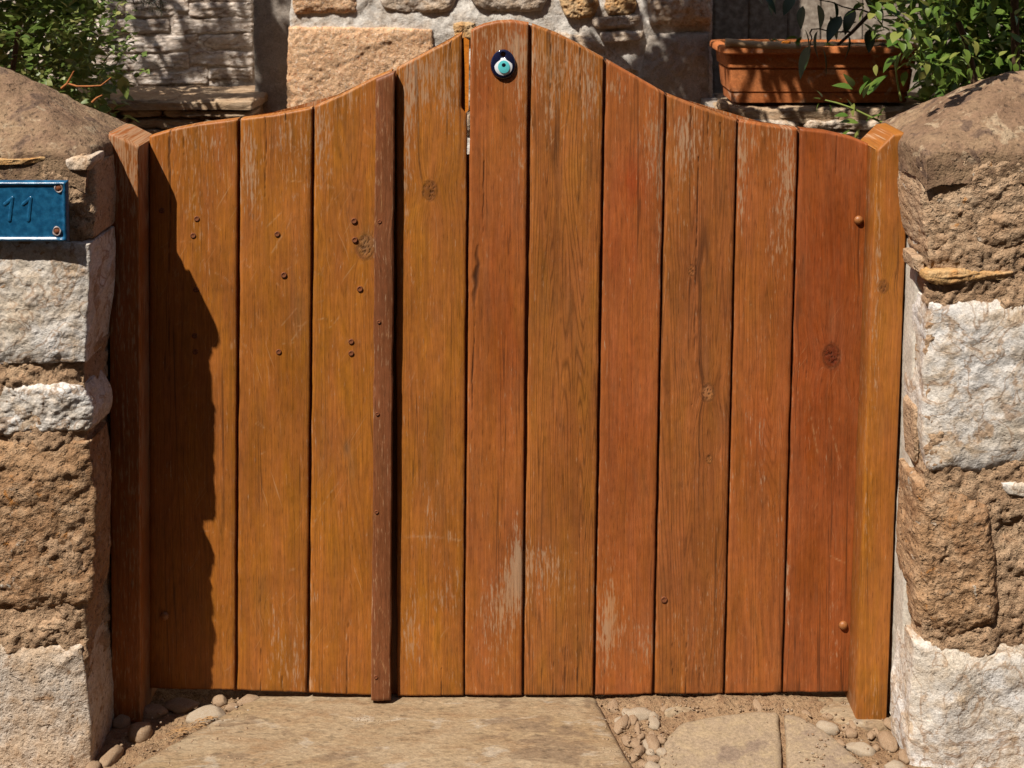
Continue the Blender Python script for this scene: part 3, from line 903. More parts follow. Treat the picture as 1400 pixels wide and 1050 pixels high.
# ------------------------------------------------------------------ left pier
PLB = np.array([-0.95, -0.02, 0.0])
pier_l = thing('stone_pier', 'left stone gate pier with blue number plate', 'pier', PLB, 'gate piers')
YF = -0.185
stone('mortar', pier_l, [(-230, 210), (112, 210), (118, 1090), (-230, 1090)], YF + .014, .27, 'mortar', N=(150, 330), amp=.011, freq=28, facets=0, round_=.012, corner=.02, seed=3, fine=.45, r0=.8)
ST = dict(corner=.3, round_=.02)
stone('stone', pier_l, [(-190, 872), (112, 888), (124, 1100), (-190, 1100)], YF - .006, .30, 'pale_stone', N=(130, 120), amp=.006, freq=11, facets=10, fdepth=.014, seed=11, corner=.12, round_=.022, fine=.3)
stone('stone', pier_l, [(-190, 838), (108, 850), (104, 884), (-190, 876)], YF + .012, .2, 'mortar', N=(120, 50), amp=.009, freq=30, facets=2, seed=12, corner=.3, fine=.5)
stone('stone', pier_l, [(-180, 606), (123, 606), (128, 846), (-180, 852)], YF - .008, .09, 'brown_stone', N=(150, 130), amp=.011, freq=14, facets=16, fdepth=.020, seed=13, corner=.12, ridge=.35, fine=.38)
stone('stone', pier_l, [(-170, 518), (120, 534), (132, 600), (-170, 608)], YF - .004, .09, 'white_stone', N=(140, 80), amp=.009, freq=18, facets=6, fdepth=.016, seed=14, corner=.25, ridge=.2, fine=.4)
stone('stone', pier_l, [(-170, 328), (128, 331), (116, 508), (-170, 516)], YF - .006, .12, 'white_stone', N=(150, 130), amp=.007, freq=12, facets=12, fdepth=.016, seed=15, corner=.12, ridge=.25, fine=.4, round_=.012)
stone('stone', pier_l, [(-170, 232), (130, 226), (128, 328), (-170, 332)], YF + .014, .14, 'tan_stone', N=(120, 70), amp=.006, freq=16, facets=5, fdepth=.012, seed=16, corner=.1, ridge=.2, fine=.4)
stone('stone', pier_l, [(82, 218), (128, 214), (122, 236), (92, 236)], YF + .006, .05, 'pale_stone', N=(40, 30), amp=.003, freq=20, facets=5, fdepth=.008, seed=17, corner=.5)
stone('stone', pier_l, [(-150, 217), (84, 216), (86, 227), (-150, 229)], YF + .010, .1, 'ochre_stone', N=(90, 24), amp=.003, freq=24, facets=2, seed=18, corner=.3)


def cap(parent, x0, x1, y0, y1, zb, slope, seed, rnd=.02, top=.2, N=(210, 200)):
    """hipped capstone"""
    nx, ny = N
    xs = np.linspace(-1, 1, nx)
    ys = np.linspace(-1, 1, ny)
    YY, XX = np.meshgrid(ys, xs, indexing='ij')
    r0 = .88
    fa, fb = np.clip(XX / r0, -1, 1), np.clip(YY / r0, -1, 1)
    d = np.maximum(np.maximum(np.abs(XX) - r0, 0), np.maximum(np.abs(YY) - r0, 0)) / (1 - r0)
    fa2 = fa * np.sqrt(1 - .10 * fb ** 2 / 2)
    fb2 = fb * np.sqrt(1 - .10 * fa ** 2 / 2)
    x = x0 + (x1 - x0) * (fa2 + 1) / 2
    y = y0 + (y1 - y0) * (fb2 + 1) / 2
    ds = np.stack([x - x0, x1 - x, (y - y0) * 1.42, (y1 - y) * 1.42], -1)
    k = .022
    sm = -k * np.log(np.exp(-np.maximum(ds, 0) / k).sum(-1)) + k * .4
    z = zb + slope * np.clip(sm, -.01, .4) - d * .05 - .012 * np.clip(1 - sm / .025, 0, 1) ** 2
    w = np.stack([x, y, z], -1)
    h = fbm(x * 9, y * 9, z * 9, seed, 5, .5) * .009 + fbm(x * 45, y * 45, z * 45, seed + 3, 4, .65) * .0042 - .004 * np.clip(fbm(x * 22, y * 22, z * 8, seed + 30, 3) - .25, 0, 1)
    chip = np.maximum(0, fbm(x * 30, y * 30, z * 10, seed + 7, 3)) * np.clip(1 - sm / .03, 0, 1) * .016
    w[..., 2] += h - chip
    w[..., 1] += fbm(x * 16, y * 5, z * 16, seed + 11, 4) * .008 * np.clip(1 - sm / .05, 0, 1)
    w[..., 0] += fbm(x * 5, y * 16, z * 16, seed + 12, 4) * .008 * np.clip(1 - sm / .05, 0, 1)
    f = grid_faces(ny, nx)
    return obj('capstone', mesh_from('capstone', w.reshape(-1, 3) - base_of(parent), f), M['cap_stone'], parent)


cap(pier_l, -1.27, -.672, -.172, .125, .998, .62, 5)

# ------------------------------------------------------------------ right pier
PRB = np.array([0.95, -0.02, 0.0])
pier_r = thing('stone_pier', 'right stone gate pier with large white blocks beside the honey post', 'pier', PRB, 'gate piers')
stone('mortar', pier_r, [(1274, 200), (1640, 200), (1640, 1090), (1262, 1090)], YF + .019, .27, 'mortar', N=(150, 330), amp=.011, freq=26, facets=0, round_=.012, corner=.02, seed=4, fine=.5, r0=.8)
YS = [YF + .002, YF - .008, YF - .008, YF + .002]
stone('stone', pier_r, [(1256, 200), (1600, 206), (1600, 352), (1264, 350)], YS, .12, 'tan_stone', N=(160, 120), amp=.009, freq=13, facets=14, fdepth=.018, seed=21, corner=.2, ridge=.35, fine=.5)
stone('stone', pier_r, [(1262, 374), (1394, 371), (1386, 386), (1276, 393)], YF + .007, .05, 'ochre_stone', N=(90, 34), amp=.004, freq=20, facets=10, fdepth=.010, seed=22, corner=.25, fine=.3, layer=.6, lfreq=90, round_=.006)
stone('stone', pier_r, [(1265, 412), (1620, 396), (1620, 668), (1268, 660)], YS, .10, 'white_stone', N=(150, 130), amp=.009, freq=9, facets=12, fdepth=.014, seed=23, corner=.18, ridge=.15, fine=.35, round_=.03)
stone('stone', pier_r, [(1252, 648), (1374, 690), (1384, 884), (1256, 884)], [YF + .006, YF - .012, YF - .012, YF + .006], .085, 'brown_stone', N=(130, 140), amp=.010, freq=15, facets=14, fdepth=.018, seed=24, corner=.45, ridge=.3, fine=.38, round_=.04)
stone('stone', pier_r, [(1246, 884), (1620, 904), (1620, 1110), (1238, 1110)], YS, .09, 'white_stone', N=(150, 110), amp=.008, freq=10, facets=10, fdepth=.014, seed=26, corner=.12, ridge=.15, fine=.3, round_=.03)
stone('stone', pier_r, [(1366, 664), (1460, 660), (1460, 684), (1372, 682)], YF + .006, .08, 'white_stone', N=(50, 24), amp=.004, freq=20, facets=5, fdepth=.01, seed=27, corner=.4)
stone('stone', pier_r, [(1250, 560), (1264, 556), (1264, 640), (1252, 640)], YF + .045, .05, 'tan_stone', N=(24, 60), amp=.005, freq=24, facets=4, seed=28, corner=.4)
stone('stone', pier_r, [(1250, 352), (1264, 352), (1266, 374), (1252, 372)], YF + .03, .05, 'tan_stone', N=(30, 30), amp=.004, freq=24, facets=4, seed=29, corner=.4)
stone('mortar_fillet', pier_r, [(1260, 196), (1310, 196), (1290, 1004), (1230, 1004)], -.105, .14, 'concrete', N=(60, 200), amp=.004, freq=14, facets=0, corner=.01, seed=30, fine=.35, round_=.004, r0=.5)
cap(pier_r, .648, 1.27, -.176, .125, 1.000, .60, 9)

# ------------------------------------------------------------------ number plate
NPX, NPY = (-95, 92), (247, 331)
YP = YF - .009
c0, c1 = P(NPX[0], NPY[1], YP), P(NPX[1], NPY[0], YP)
pb_ = np.array([c0[0], YP, c0[2]])
plate = thing('number_plate', 'blue enamel house number plate embossed with 11 on left pier', 'number plate', pb_)
W_, H_ = c1[0] - c0[0], c1[2] - c0[2]
nx, nz = 150, 70
zz, xx = np.meshgrid(np.linspace(0, H_, nz), np.linspace(0, W_, nx), indexing='ij')
ed = np.minimum(np.minimum(xx, W_ - xx), np.minimum(zz, H_ - zz))
yy = -.0035 * np.exp(-((ed - .0045) / .0028) ** 2) + .004 * np.clip(1 - ed / .002, 0, 1) ** 2
for sx in (.011, W_ - .011):
    for sz in (.011, H_ - .011):
        yy += .0022 * np.exp(-(((xx - sx) ** 2 + (zz - sz) ** 2) / .006 ** 2) ** 2)
yy += fbm(xx * 60, 0, zz * 60, 5, 3) * .0006
pv = np.stack([xx, yy, zz], -1).reshape(-1, 3)
pf = grid_faces(nz, nx)
bk = np.array([(0, .006, 0), (W_, .006, 0), (W_, .006, H_), (0, .006, H_)])
o_ = len(pv)
I = np.arange(nz * nx).reshape(nz, nx)
me = mesh_from('panel', np.concatenate([pv, bk]), [tuple(q) for q in pf.tolist()] + [tuple(I[0, ::-1].tolist()) + (o_, o_ + 1), tuple(I[-1].tolist()) + (o_ + 2, o_ + 3), tuple(I[:, 0].tolist()) + (o_ + 3, o_), tuple(I[::-1, -1].tolist()) + (o_ + 1, o_ + 2), (o_, o_ + 3, o_ + 2, o_ + 1)])
obj('panel', me, M['enamel'], plate)


def digit_one(cx, lean):
    s = []
    top = P(cx + 7, 271, YP)
    bot = P(cx + 3 + lean, 301, YP)
    flag = P(cx - 3, 279, YP)
    rr = .0032
    parts = [tube_data(np.array([flag, flag * .5 + top * .5, top]), rr, 10), tube_data(np.linspace(top, bot, 6), rr, 10)]
    for p in (top, bot, flag):
        a = np.linspace(-math.pi / 2, math.pi / 2, 7)
        parts.append(tube_data(np.stack([np.full(7, p[0]), np.full(7, p[1]), p[2] + rr * np.sin(a)], -1), rr * np.cos(a) + 1e-5, 10))
    v, f = join(parts)
    v[:, 1] = YP + (v[:, 1] - YP) * .38 - .0001
    return v, f


for cx, lean in ((10, 0), (35, 1)):
    v, f = digit_one(cx, lean)
    o = obj('digit', mesh_from('digit', v - pb_, f), M['enamel'], plate)
    o['label'] = 'embossed digit 1'
RING = []
for (x, y) in ((80.5, 257), (78, 316)):
    p = P(x, y, YP)
    sc_ = obj('screw', dome_mesh('screw', .0048, .0022, seg=14), M['rust'], plate, p - pb_ + np.array((0, -.0005, 0)))
    tv = []
    th = np.linspace(0, 2 * np.pi, 25)
    v, f = tube_data(np.stack([.0058 * np.cos(th), np.zeros(25), .0066 * np.sin(th)], -1), .0011 + .0005 * np.sin(th * 3 + x), 6)
    obj('chipped_ring', mesh_from('chipped_ring', v, f), M['chip'], plate, p - pb_ + np.array((0, -.0008, 0)))

# ------------------------------------------------------------------ evil eye amulet
AC = P(688, 88, 0.0)
eye = thing('eye_amulet', 'round navy glass eye amulet with turquoise pupil hung at the gate peak', 'amulet', AC)
PXM = 2.2 * 1.02 / FPX
nt, ns = 48, 14
th = np.linspace(0, 2 * np.pi, nt, endpoint=False)
hole_c = np.array((0.0, 13.6)) * PXM
hr = 3.4 * PXM
ov, of = [], []
for k in range(nt):
    dx, dz = math.cos(th[k]), math.sin(th[k])
    # outline of the slightly egg shaped body, found along the ray from the hole
    best = 0
    for tt in np.linspace(0, 45, 400):
        x, z = hole_c[0] / PXM + dx * tt, hole_c[1] / PXM + dz * tt
        if (x / (17.2 - .045 * z)) ** 2 + (z / 20.5) ** 2 <= 1: best = tt
    for s in range(ns):
        t = s / (ns - 1)
        x, z = hole_c[0] + dx * (hr + (best * PXM - hr) * t), hole_c[1] + dz * (hr + (best * PXM - hr) * t)
        e2 = (x / (17.2 * PXM)) ** 2 + (z / (20.5 * PXM)) ** 2
        y = -.002 - .0058 * math.sqrt(max(0, 1 - min(1, e2) ** 1.3)) + .0012 * math.exp(-(t * 8) ** 2)
        ov.append((x, y, z))
vb = len(ov)
for k in range(nt):
    dx, dz = math.cos(th[k]), math.sin(th[k])
    ov.append((hole_c[0] + dx * hr, -.0004, hole_c[1] + dz * hr))
for k in range(nt):
    x, _, z = ov[k * ns + ns - 1]
    ov.append((x * .97, -.0004, z * .97))
for k in range(nt):
    k2 = (k + 1) % nt
    for s in range(ns - 1):
        of.append((k * ns + s, k2 * ns + s, k2 * ns + s + 1, k * ns + s + 1))
    of.append((k * ns, vb + k, vb + k2, k2 * ns))
    of.append((k * ns + ns - 1, k2 * ns + ns - 1, vb + nt + k2, vb + nt + k))
obj('glass_body', mesh_from('glass_body', np.array(ov), [tuple(reversed(q)) for q in of]), M['glass_navy'], eye)


def disc(cx, cz, rx, rz, y, h):
    v, f = [], []
    n, k = 40, 5
    for i in range(k):
        a = i / (k - 1)
        for j in range(n):
            t = 2 * math.pi * j / n
            v.append((cx + rx * (1 - a * .96) * math.cos(t), y - h * (1 - (1 - a) ** 2.5), cz + rz * (1 - a * .96) * math.sin(t)))
    for i in range(k - 1):
        for j in range(n):
            j2 = (j + 1) % n
            f.append((i * n + j, i * n + j2, (i + 1) * n + j2, (i + 1) * n + j))
    f.append(tuple((k - 1) * n + j for j in range(n)))
    return v, f


for nm, mt, cx, cz, rx, rz, y, h in (('white_ring', 'glass_white', .3, -2.4, 12.0, 12.0, -.0066, .0022), ('turquoise_iris', 'glass_aqua', .9, -2.6, 7.9, 8.6, -.0087, .0007), ('pupil', 'glass_black', .8, -.3, 2.8, 2.8, -.0093, .0008)):
    v, f = disc(cx * PXM, cz * PXM, rx * PXM, rz * PXM, y, h)
    obj(nm, mesh_from(nm, v, f), M[mt], eye)

# ================================================================== GROUND
def axis(a, b, n, far):
    f = np.array([-far, -far * .4, -8, -4, -2.2])
    lo = a + np.array([-.8, -.4, -.2, -.08])
    return np.concatenate([f, lo[lo > -2.2], np.linspace(a, b, n), b + np.array([.08, .2, .4, .8]), np.array([3, 5, 9, far * .4, far])])


gx_ = axis(-.78, .78, 420, 120.0)
gy_ = axis(-.30, .06, 110, 120.0)
GY, GX = np.meshgrid(gy_, gx_, indexing='ij')
near = np.exp(-np.maximum(0, np.abs(GX) - .8) * 4) * np.exp(-np.maximum(0, np.abs(GY + .1) - .2) * 4)
gz_ = -.010 + near * (fbm(GX * 14, GY * 14, .5, 1, 4) * .008 + fbm(GX * 70, GY * 70, .5, 2, 4, .6) * .0045 + ridged(GX * 40, GY * 40, .5, 9, 3) * .002)
gz_ += .010 * np.exp(-((GY - .0) / .03) ** 2) * sstep(.10, .25, GX) * sstep(.8, .6, GX)
ground = obj('ground', mesh_from('ground', np.stack([GX, GY, gz_], -1).reshape(-1, 3), grid_faces(len(gy_), len(gx_))), M['dirt'])
ground['kind'] = 'structure'


def slab(outline, zt, seed, mat, thick=.04, R_=46, M_=220, amp=.0022, freq=12, stretch=(1, 1), jag=.004):
    o = np.array([G(x, y, 0.0)[:2] for x, y in outline])
    cl = np.concatenate([o, o[:1]])
    L = np.concatenate([[0], np.cumsum(np.linalg.norm(np.diff(cl, axis=0), axis=1))])
    s = np.linspace(0, L[-1], M_, endpoint=False)
    out = np.stack([np.interp(s, L, cl[:, 0]), np.interp(s, L, cl[:, 1])], -1)
    for _ in range(2):
        out = .5 * out + .25 * np.roll(out, 1, 0) + .25 * np.roll(out, -1, 0)
    cen = out.mean(0)
    rad = out - cen
    nl = rad / np.linalg.norm(rad, axis=1, keepdims=True)
    out = out + nl * (fbm(out[:, 0] * 30, out[:, 1] * 30, .5, seed, 4)[:, None] * jag)
    tt = np.linspace(0, 1, R_) ** .8
    tt[-1] = 1
    rows = [cen + (out - cen) * t for t in tt]
    zs = []
    dmin = []
    for t in tt:
        d = (1 - t) * np.linalg.norm(out - cen, axis=1)
        zs.append(zt - .006 * np.exp(-d / .006))
    W = np.stack(rows)
    Z = np.stack(zs)
    x, y = W[..., 0] * freq * stretch[0], W[..., 1] * freq * stretch[1]
    Z = Z + fbm(x, y, .5, seed, 5, .55) * amp + fbm(x * 6, y * 6, .5, seed + 4, 3) * amp * .22
    top = np.concatenate([W, Z[..., None]], -1)
    skirt = top[-1:].copy()
    skirt[..., 2] -= thick
    v = np.concatenate([top, skirt]).reshape(-1, 3)
    nr = R_ + 1
    f = []
    i = np.arange(nr - 1)[:, None]
    j = np.arange(M_)[None, :]
    k = (j + 1) % M_
    f = np.stack([i * M_ + j + 0 * k, i * M_ + k, (i + 1) * M_ + k, (i + 1) * M_ + j], -1).reshape(-1, 4)
    p = v[f[M_ * 5]]
    if np.cross(p[1] - p[0], p[3] - p[0])[2] < 0:
        f = f[:, ::-1]
    return obj('paving_slab', mesh_from('paving_slab', v, f), M[mat], ground)


slab([(370, 925), (600, 922), (806, 925), (818, 962), (838, 1000), (866, 1050), (890, 1110), (880, 1180), (600, 1185), (200, 1180), (120, 1120), (172, 1052), (215, 1026), (262, 1000), (318, 968), (345, 950)], .001, 1, 'slab', amp=.0024, freq=9, stretch=(.35, 1.6))
slab([(912, 1004), (932, 984), (985, 974), (1035, 970), (1064, 971), (1067, 1000), (1069, 1040), (1070, 1100), (1072, 1180), (910, 1180), (896, 1060), (902, 1028)], .000, 2, 'slab_grey', amp=.0016, freq=9)
slab([(1072, 972), (1092, 974), (1122, 992), (1150, 1012), (1176, 1036), (1200, 1066), (1230, 1110), (1180, 1180), (1080, 1180), (1077, 1100), (1075, 1030)], -.0005, 7, 'slab_grey', amp=.0016, freq=9, M_=140, R_=30, jag=.003)
slab([(1085, 940), (1230, 940), (1225, 985), (1195, 992), (1150, 984), (1110, 966)], -.001, 3, 'slab', amp=.002, freq=12, M_=120, R_=24)
slab([(900, 958), (960, 953), (1030, 955), (1010, 963), (940, 972), (908, 974)], -.002, 4, 'slab', amp=.003, freq=14, M_=100, R_=20)
# foreground beyond the frame
slab([(-200, 1130), (150, 1200), (600, 1210), (600, 1480), (-300, 1480)], -.001, 5, 'slab_grey', amp=.003, freq=8, M_=140, R_=30)
slab([(640, 1205), (1220, 1205), (1600, 1150), (1700, 1480), (640, 1480)], .000, 6, 'slab', amp=.003, freq=8, M_=140, R_=30)


def pebble_mesh(seed):
    import bmesh
    bm = bmesh.new()
    bmesh.ops.create_icosphere(bm, subdivisions=3, radius=1.0)
    v = np.array([q.co[:] for q in bm.verts])
    f = np.array([[q.index for q in t.verts] for t in bm.faces])
    bm.free()
    n = fbm(v[:, 0] * 1.1, v[:, 1] * 1.1, v[:, 2] * 1.1, seed, 3)
    v = v * (1 + .28 * n)[:, None]
    rs = np.random.RandomState(seed)
    for _ in range(9):
        nn = rs.normal(0, 1, 3); nn /= np.linalg.norm(nn)
        q = np.maximum(v @ nn - rs.uniform(.62, .9), 0)
        v = v - q[:, None] * nn * .85
    v *= (1 + .12 * fbm(v[:, 0] * 3, v[:, 1] * 3, v[:, 2] * 3, seed + 5, 3))[:, None]
    return v, f


PV = [pebble_mesh(s) for s in range(7)]
PME = {}
PEB = [(839, 963, 10, 9, 0, 0), (887, 962, 6, 6, 0, 0), (873, 975, 21, 8, 4, 1), (849, 988, 10, 16, -25, 0), (872, 993, 5, 12, -5, 0), (895, 986, 8, 11, 0, 1), (892, 1014, 11, 15, 12, 0), (871, 1026, 8, 14, -30, 0), (893, 1047, 12, 9, 20, 1), (858, 1010, 7, 9, 20, 0), (910, 1033, 6, 9, 0, 0),
       (1035, 963, 9, 10, 10, 0), (1068, 957, 10, 5, 0, 1), (1130, 992, 18, 8, -24, 1), (1178, 1021, 23, 8, -26, 1), (1217, 986, 9, 7, 0, 0), (1215, 1012, 12, 15, 10, 0), (1222, 1046, 17, 8, -10, 1), (1198, 998, 6, 6, 0, 0), (1165, 1000, 8, 6, 10, 0), (1010, 962, 14, 5, 4, 1), (985, 966, 9, 5, 0, 0), (930, 962, 10, 5, 0, 0), (1100, 972, 8, 4, -20, 0),
       (338, 957, 19, 8, 14, 0), (283, 976, 30, 10, 16, 1), (318, 964, 9, 5, 10, 0), (190, 1000, 18, 13, 10, 0), (152, 1030, 12, 17, -15, 0), (250, 962, 24, 9, 5, 0), (206, 972, 22, 9, 0, 0), (165, 985, 14, 10, 0, 0), (300, 955, 12, 6, 0, 0), (150, 1062, 20, 12, 0, 0), (125, 1050, 12, 14, 0, 0), (1236, 1030, 8, 10, 0, 0), (1150, 1012, 6, 5, 0, 0)]
_pr = random.Random(9)
for _k in range(46):
    _t = _pr.random()
    if _k < 26:
        _y = 962 + 90 * _t
        _x = 826 + (_y - 957) * .52 + _pr.uniform(6, 62 - .1 * (_y - 957))
    elif _k < 36:
        _x, _y = _pr.uniform(905, 1090), _pr.uniform(957, 966)
    else:
        _y = 975 + 72 * _t
        _x = 1118 + (_y - 975) * .95 + _pr.uniform(8, 60)
    PEB.append((_x, _y, _pr.uniform(4, 8.5), _pr.uniform(3.5, 8), _pr.uniform(-40, 40), int(_pr.random() < .12)))
for k, (x, y, rx, ry, ang, wh) in enumerate(PEB):
    p = G(x, y, 0.0)
    a0, a1 = G(x - rx, y, 0)[0], G(x + rx, y, 0)[0]
    b0, b1 = G(x, y - ry, 0)[1], G(x, y + ry, 0)[1]
    vi = k % 7
    key = (vi, wh)
    if key not in PME:
        PME[key] = mesh_from('pebble', PV[vi][0], PV[vi][1])
    o = obj('pebble', PME[key], M['pebble_white' if wh else 'pebble'], ground)
    sx, sy = (a1 - a0) / 2, (b0 - b1) / 2 * .85
    h = min(sx, sy) * .8
    o.location = (p[0], p[1] + h * .1, -.006 + h * .12)
    o.scale = (sx, sy, h)
    o.rotation_euler = (0, 0, R(ang))
# loose grit and crumbs of mortar
rs = np.random.RandomState(7)
gp = []
regs = [((470, 975), (640, 1015), 190, .0009), ((380, 1020), (470, 1045), 50, .0009), ((820, 955), (930, 1050), 130, .0016), ((1090, 960), (1230, 1050), 110, .0016), ((160, 955), (340, 1050), 160, .0018), ((330, 958), (1160, 1040), 40, .0008), ((930, 955), (1090, 972), 110, .0015), ((560, 962), (900, 975), 30, .0009)]
grit_v, grit_f = [], []
ico_v, ico_f = PV[0][0], PV[0][1]
import bmesh
bm = bmesh.new()
bmesh.ops.create_icosphere(bm, subdivisions=1, radius=1.0)
iv = np.array([q.co[:] for q in bm.verts])
iff = np.array([[q.index for q in t.verts] for t in bm.faces])
bm.free()
for (x0, y0), (x1, y1), n, r in regs:
    for _ in range(n):
        if n == 190:
            t = rs.uniform(); x, y = x0 + (x1 - x0) * t + rs.normal(0, 6), y0 + (y1 - y0) * t + rs.normal(0, 5)
        else:
            x, y = rs.uniform(x0, x1), rs.uniform(y0, y1)
        p = G(x, y, 0.0)
        rr = r * rs.uniform(.5, 1.6) * np.array((rs.uniform(.7, 1.4), rs.uniform(.7, 1.4), rs.uniform(.5, .9)))
        grit_v.append(iv * rr * (1 + rs.uniform(-.25, .25, (len(iv), 1))) + p + np.array((0, 0, .0008)))
        grit_f.append(iff)
v, f = join(list(zip(grit_v, grit_f)))
gr = obj('grit', mesh_from('grit', v, f), M['pebble'], ground)
gr['kind'] = 'stuff'
# dry twigs and straw by the left slab edge
tw = []
for k in range(26):
    x, y = rs.uniform(238, 292), 0
    y = 1004 - (x - 238) * .42 + rs.normal(0, 4)
    p = G(x, y, .004)
    a = rs.uniform(-.4, 1.0)
    l = rs.uniform(.01, .03)
    d = np.array((math.cos(a), math.sin(a) * .6, rs.uniform(-.1, .25))) * l
    tw.append(tube_data(np.array([p - d / 2, p + (0, 0, .003), p + d / 2]), .0007, 4))
v, f = join(tw)
o = obj('dry_straw', mesh_from('dry_straw', v, f), M['dry'], ground)
o['kind'] = 'stuff'

# ================================================================== HOUSE WALLS BEHIND
YW = .95
hb = np.array([0.0, YW, 0.0])
house = thing('stone_wall', 'sunlit rubble stone house wall behind the gate peak', 'wall', hb)


def wallbox(name, parent, x0, x1, z0, z1, Yf, depth, mat, N, amp=.006, freq=14, seed=0, fine=.4, **kw):
    c = np.array([(x0, Yf, z1), (x1, Yf, z1), (x1, Yf, z0), (x0, Yf, z0)])
    v, f = stone_data(c, depth, N=N, amp=amp, freq=freq, seed=seed, fine=fine, facets=0, corner=.0, round_=.006, r0=.94, **kw)
    return obj(name, mesh_from(name, v - base_of(parent), f), M[mat], parent)


XL, XR = P(394, 60, YW)[0], P(976, 60, YW)[0]
wallbox('mortar', house, XL, XR, -.02, 2.6, YW + .012, .5, 'wall_mortar', (220, 420), amp=.008, freq=16, seed=70, ridge=.2)
WS = [([(393, 36), (560, 36), (594, 60), (594, 205), (393, 205)], 'granite')]
kw = dict(N=(70, 60), fine=.4)
stone('stone', house, [(392, 36), (592, 40), (600, 190), (392, 190)], YW - .004, .10, 'granite', N=(110, 90), amp=.004, freq=30, facets=2, fdepth=.006, seed=71, corner=.06, round_=.01, fine=.9)
stone('stone', house, [(398, -40), (490, -40), (490, 20), (398, 24)], YW - .010, .1, 'granite', seed=72, amp=.006, freq=20, corner=.3, **kw)
stone('stone', house, [(508, -50), (632, -50), (622, 22), (516, 18)], YW - .010, .1, 'pale_stone', seed=73, amp=.008, freq=14, corner=.6, round_=.02, **kw)
stone('stone', house, [(636, -50), (752, -50), (748, 20), (644, 12)], YW - .010, .1, 'pale_stone', seed=74, amp=.008, freq=14, corner=.5, round_=.02, **kw)
stone('stone', house, [(766, -14), (820, -14), (816, 28), (768, 26)], YW - .012, .08, 'ochre_stone', seed=75, amp=.009, freq=26, corner=.7, **kw)
stone('stone', house, [(826, -10), (872, -10), (872, 22), (830, 22)], YW - .010, .08, 'ochre_stone', seed=76, amp=.007, freq=26, corner=.5, **kw)
stone('stone', house, [(808, 24), (878, 20), (874, 40), (814, 40)], YW - .012, .08, 'pale_stone', seed=77, amp=.004, freq=26, corner=.4, **kw)
stone('stone', house, [(818, 44), (884, 42), (876, 56), (824, 60)], YW - .012, .08, 'pale_stone', seed=78, amp=.004, freq=26, corner=.4, **kw)
stone('stone', house, [(884, -40), (974, -40), (974, 38), (888, 36)], YW - .014, .1, 'pale_stone', seed=79, amp=.012, freq=16, corner=.2, ridge=.3, **kw)
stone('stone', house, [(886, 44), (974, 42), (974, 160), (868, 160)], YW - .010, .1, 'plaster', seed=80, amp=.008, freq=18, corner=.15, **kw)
stone('stone', house, [(752, 42), (812, 50), (880, 100), (770, 100)], YW - .008, .1, 'pale_stone', seed=81, amp=.007, freq=20, corner=.3, **kw)
stone('stone', house, [(618, 32), (652, 30), (650, 54), (622, 54)], YW - .010, .06, 'ochre_stone', seed=82, amp=.007, freq=30, corner=.5, **kw)
stone('stone', house, [(604, 60), (640, 62), (650, 190), (606, 190)], YW - .006, .06, 'pale_stone', seed=83, amp=.006, freq=20, corner=.3, **kw)
stone('stone', house, [(656, 40), (740, 46), (750, 190), (660, 190)], YW - .004, .08, 'white_stone', seed=84, amp=.006, freq=20, corner=.3, **kw)
# courses above the frame
rs = np.random.RandomState(5)
for row in range(5):
    y1 = -62 - row * 62
    x = 398
    while x < 960:
        w_ = rs.uniform(70, 130)
        w_ = min(w_, 972 - x)
        if w_ > 30:
            stone('stone', house, [(x + 3, y1 - 56), (x + w_ - 6, y1 - 56 + rs.uniform(-4, 4)), (x + w_ - 6, y1), (x + 3, y1 + rs.uniform(-4, 4))], YW - .012, .1, ['pale_stone', 'granite', 'white_stone', 'tan_stone'][rs.randint(4)], seed=200 + row * 20 + int(x) % 17, N=(36, 30), amp=.009, freq=15, corner=.4)
        x += w_

# grey plaster pilaster left of it
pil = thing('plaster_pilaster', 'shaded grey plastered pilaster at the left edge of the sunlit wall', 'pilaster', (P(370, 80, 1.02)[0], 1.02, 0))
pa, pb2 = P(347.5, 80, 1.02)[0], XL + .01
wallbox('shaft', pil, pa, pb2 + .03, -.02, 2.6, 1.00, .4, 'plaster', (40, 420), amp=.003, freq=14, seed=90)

# whitewashed wall further back at left
YB = 1.16
wb = thing('whitewashed_wall', 'whitewashed layered stone wall with dappled shade behind the left post', 'wall', (-1.2, YB, 0))
wallbox('mortar', wb, -2.6, P(349, 80, YB)[0] + .02, -.02, 2.7, YB + .006, .4, 'whitewash', (260, 340), amp=.008, freq=14, seed=91)
rs = np.random.RandomState(11)
y = 112.0
row = 0
while y > -150:
    hh = rs.uniform(16, 34)
    x = 346.0
    while x > 60:
        w_ = rs.uniform(60, 150)
        tilt = rs.uniform(-2.5, 2.5)
        stone('stone', wb, [(x - w_ + .6, y - hh + rs.uniform(-4, 4) + tilt), (x - .4, y - hh + rs.uniform(-4, 4)), (x - .4, y + rs.uniform(-4, 4)), (x - w_ + .6, y + rs.uniform(-4, 4) + tilt)], YB - rs.uniform(.0, .007), .06, 'whitewash', N=(70, 40), amp=.004, freq=24, facets=5, fdepth=.006, seed=300 + row * 13 + int(x), corner=.08, fine=.5, layer=.4, lfreq=70, round_=.008)
        x -= w_
    y -= hh
    row += 1
# stone ledge in front of it
lb = thing('stone_ledge', 'low layered stone ledge below the whitewashed wall', 'ledge', (-.95, .85, 0))
zl = float(P(260, 113, YB)[2])
yl = .84


